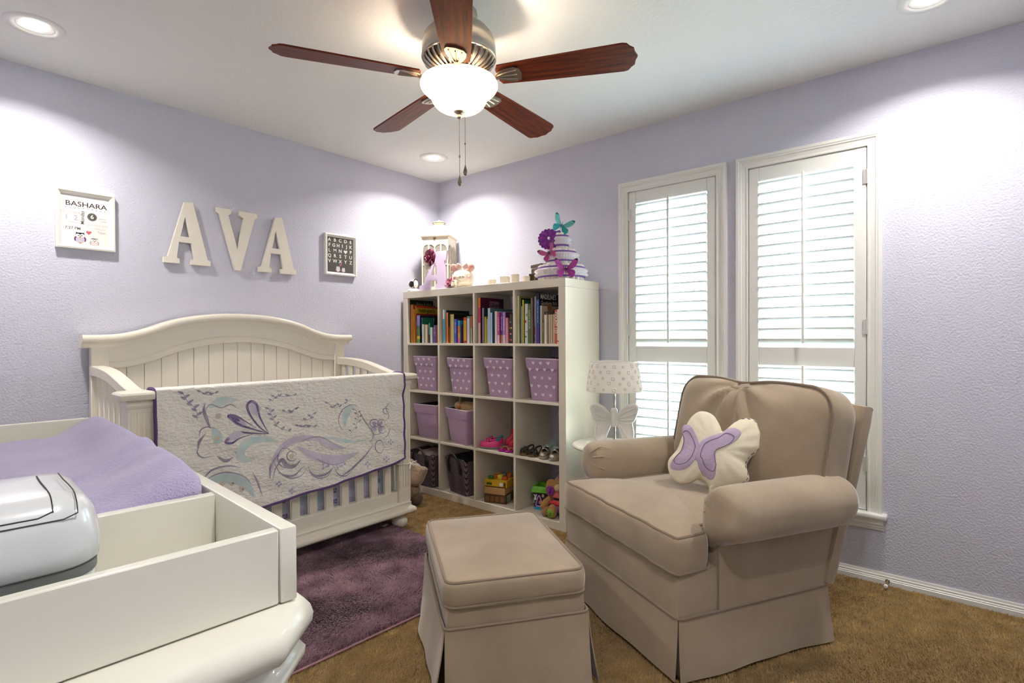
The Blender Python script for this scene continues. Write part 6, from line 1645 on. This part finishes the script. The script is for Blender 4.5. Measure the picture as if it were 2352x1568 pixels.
for sy in (-1, 1):
    W1 = [(.010, .150), (.035, .185), (.080, .222), (.118, .226), (.134, .205), (.124, .165), (.112, .135), (.100, .122), (.104, .100), (.108, .060), (.100, .022), (.078, .014), (.052, .020), (.036, .060), (.018, .105)]
    Q = [(p.x, p.y) for p in closed_path([(a, b, 0) for a, b in W1], 3)]
    Mx = RZ(-sy*.25)@Matrix(((0, 0, 1, 0), (sy, 0, 0, 0), (0, 1, 0, 0), (0, 0, 0, 1)))
    cx = sum(q[0] for q in Q)/len(Q); cy = sum(q[1] for q in Q)/len(Q)
    rows = [[(cx+(a-cx)*s, cy+(b-cy)*s, z) for a, b in Q] for s, z in ((.9, -.007), (1.0, -.003), (1.0, .004), (.94, .008), (.80, .005), (.4, .004))]
    mb = MB(); mb.loft(rows, True, True, Mx); mb.build('butterfly_wing', m_cer, lp, 60)
    for pts in (((.02, .145), (.06, .178), (.115, .205)), ((.02, .140), (.065, .155), (.118, .175)), ((.02, .134), (.06, .136), (.108, .142)), ((.02, .125), (.06, .118), (.102, .122)), ((.03, .11), (.05, .08), (.085, .03))):
        mb = MB(); mb.tube([Mx@Vector((a, b, .0075)) for a, b in pts], .0022, 5); mb.build('wing_vein', m_cer, lp, 60)
ms = M('lamp_shade', 'efeae2', .85, bump=(200, .2, .002))
_nt = ms.node_tree; _tl = _nt.nodes.new('ShaderNodeBsdfTranslucent'); _tl.inputs[0].default_value = (.95, .92, .86, 1); _mx = _nt.nodes.new('ShaderNodeMixShader'); _mx.inputs[0].default_value = .4
_nt.links.new(_nt.nodes['Principled BSDF'].outputs[0], _mx.inputs[1]); _nt.links.new(_tl.outputs[0], _mx.inputs[2]); _nt.links.new(_mx.outputs[0], _nt.nodes['Material Output'].inputs['Surface'])
SZ0, SZ1, SR0, SR1 = .292, .452, .150, .124
mb = MB(); mb.lathe([(SR0, SZ0), (SR0+.001, SZ0+.001), (SR1+.001, SZ1-.001), (SR1, SZ1), (SR1-.003, SZ1), (SR0-.003, SZ0)], 56, caps=False); sh = mb.build('shade', ms, lp, 50)
mb = MB(); mb.tube([(SR1*math.cos(2*PI*k/40), SR1*math.sin(2*PI*k/40), SZ1) for k in range(40)], .002, 5, closed=True); mb.build('shade_rim', m_cer, sh, 60)
for k in range(3): mb = MB(); a = 2*PI*k/3; mb.tube([(0, 0, SZ1-.02), (SR1*math.cos(a), SR1*math.sin(a), SZ1-.004)], .0015, 5); mb.build('spider_arm', m_chr, sh)
m_flo = M('lace_flower', 'ece6dc', .8); m_flo2 = M('lace_centre', 'e0d6c8', .8)
rl = random.Random(11)
def lace(n_p, r):
    mb = MB()
    for k in range(n_p):
        a = 2*PI*k/n_p; mb.ball((.0012, r*.58*math.cos(a), r*.58*math.sin(a)), (.0018, r*.42*abs(math.cos(a))+r*.13, r*.42*abs(math.sin(a))+r*.13), 6, 4)
    return mb
fproto = {}
for row in range(5):
    for k in range(16):
        big = (row+k) % 2 == 0
        zz = SZ0+.018+row*.031+rl.uniform(-.004, .004); a = 2*PI*(k+.5*(row % 2))/16+rl.uniform(-.05, .05)
        f = (zz-SZ0)/(SZ1-SZ0); R_ = SR0+(SR1-SR0)*f+.001
        if big not in fproto:
            o = lace(8, .0135 if big else .009).build('lace_flower', m_flo2 if not big else m_flo, sh, 180); fproto[big] = o
        else:
            o = fproto[big].copy(); COL.objects.link(o); o.parent = sh
        o['kind'] = 'stuff'
        o.location = (R_*math.cos(a), R_*math.sin(a), zz); o.rotation_euler = (0, -math.atan2(SR0-SR1, SZ1-SZ0), a)

# ================================================================ shaggy rug
m_rug = M('rug_backing', '8a6a72', .95); m_pile = M('rug_pile', '765663', 1, var=(9, 'a5828b', .36, .66), sheen=.25)
rug = thing('shag_rug', 'dusty purple shaggy rug in front of the crib', 'rug', (-1.76, -1.06, 0), R90(-3))
rw, rd = .76, .525
mb = MB(); mb.rbox(-rw, rw, -rd, rd, .0008, .010, .004, 1); mb.build('backing', m_rug, rug)
MB().tube([(x, y, .008) for x, y in subdiv(rrect(-rw, rw, -rd, rd, .01, 3), .06)], .0045, 6, closed=True).build('binding', M('rug_binding', 'a98088', .9), rug, 60)
rg = np.random.default_rng(4)
NB = 150000
bx = rg.uniform(-rw+.004, rw-.004, NB); by = rg.uniform(-rd+.004, rd-.004, NB)
fa = np.sin(bx*9+np.sin(by*7)*1.5)+np.cos(by*11+bx*4)*1.2
ang = fa*1.1+rg.normal(0, .7, NB); ln = rg.uniform(.012, .024, NB); hh = rg.uniform(.012, .024, NB)
wd = rg.uniform(.0012, .0022, NB); pa = rg.uniform(0, 2*PI, NB)
dx, dy = np.cos(ang), np.sin(ang); wx, wy = np.cos(pa)*wd, np.sin(pa)*wd
V = np.empty((NB, 5, 3), np.float32)
V[:, 0] = np.stack([bx-wx, by-wy, np.full(NB, .009)], 1); V[:, 1] = np.stack([bx+wx, by+wy, np.full(NB, .009)], 1)
V[:, 2] = np.stack([bx+dx*ln*.35+wx*.8, by+dy*ln*.35+wy*.8, .009+hh*.75], 1); V[:, 3] = np.stack([bx+dx*ln*.35-wx*.8, by+dy*ln*.35-wy*.8, .009+hh*.75], 1)
V[:, 4] = np.stack([bx+dx*ln, by+dy*ln, .009+hh*.9], 1)
me = bpy.data.meshes.new('pile'); me.vertices.add(NB*5); me.vertices.foreach_set('co', V.ravel())
base = (np.arange(NB)*5)[:, None]
li = np.concatenate([base+np.array([[0, 1, 2, 3]]), base+np.array([[3, 2, 4]])], 1).ravel()
me.loops.add(len(li)); me.loops.foreach_set('vertex_index', li.astype(np.int32))
me.polygons.add(NB*2)
st = (np.arange(NB)*7)[:, None]+np.array([[0, 4]]); tt = np.tile(np.array([4, 3]), NB)
me.polygons.foreach_set('loop_start', st.ravel().astype(np.int32)); 
me.update(calc_edges=True); me.validate()
me.materials.append(m_pile)
o = bpy.data.objects.new('pile', me); COL.objects.link(o); o.parent = rug; o['kind'] = 'stuff'
# ================================================================ carpet pile (short tufts over the open floor)
rg = np.random.default_rng(9)
NB = 690000
cx_ = rg.uniform(RX0+.01, -.005, NB); cy_ = rg.uniform(RY0+.01, -.02, NB)
keep = ~((cx_ < -1.05) & (cx_ > -2.48) & (cy_ > -1.54) & (cy_ < -.60))   # under the rug
keep &= ~((cx_ > BX-.002) & (cy_ > BY-BW-.002))               # under the bookcase
cx_, cy_ = cx_[keep], cy_[keep]; NB = len(cx_)
fa = np.sin(cx_*3.1+np.sin(cy_*2.3)*1.7)+np.cos(cy_*3.7+cx_*1.3)
ang = fa*1.4+rg.normal(0, .9, NB); hh = rg.uniform(.005, .010, NB); ln = rg.uniform(.002, .007, NB); wd = rg.uniform(.0012, .0021, NB); pa = rg.uniform(0, 2*PI, NB)
V = np.empty((NB, 3, 3), np.float32)
V[:, 0] = np.stack([cx_-np.cos(pa)*wd, cy_-np.sin(pa)*wd, np.zeros(NB)], 1); V[:, 1] = np.stack([cx_+np.cos(pa)*wd, cy_+np.sin(pa)*wd, np.zeros(NB)], 1)
V[:, 2] = np.stack([cx_+np.cos(ang)*ln, cy_+np.sin(ang)*ln, hh], 1)
me = bpy.data.meshes.new('carpet_pile'); me.vertices.add(NB*3); me.vertices.foreach_set('co', V.ravel())
me.loops.add(NB*3); me.loops.foreach_set('vertex_index', np.arange(NB*3, dtype=np.int32))
me.polygons.add(NB); me.polygons.foreach_set('loop_start', np.arange(0, NB*3, 3, dtype=np.int32))
me.update(calc_edges=True); me.validate()
me.materials.append(M('carpet_tuft', 'a08148', 1.0, var=(14, 'c6a468', .32, .68), sheen=.2))
o = bpy.data.objects.new('carpet_pile', me); COL.objects.link(o); o.parent = bpy.data.objects['floor']; o['kind'] = 'stuff'
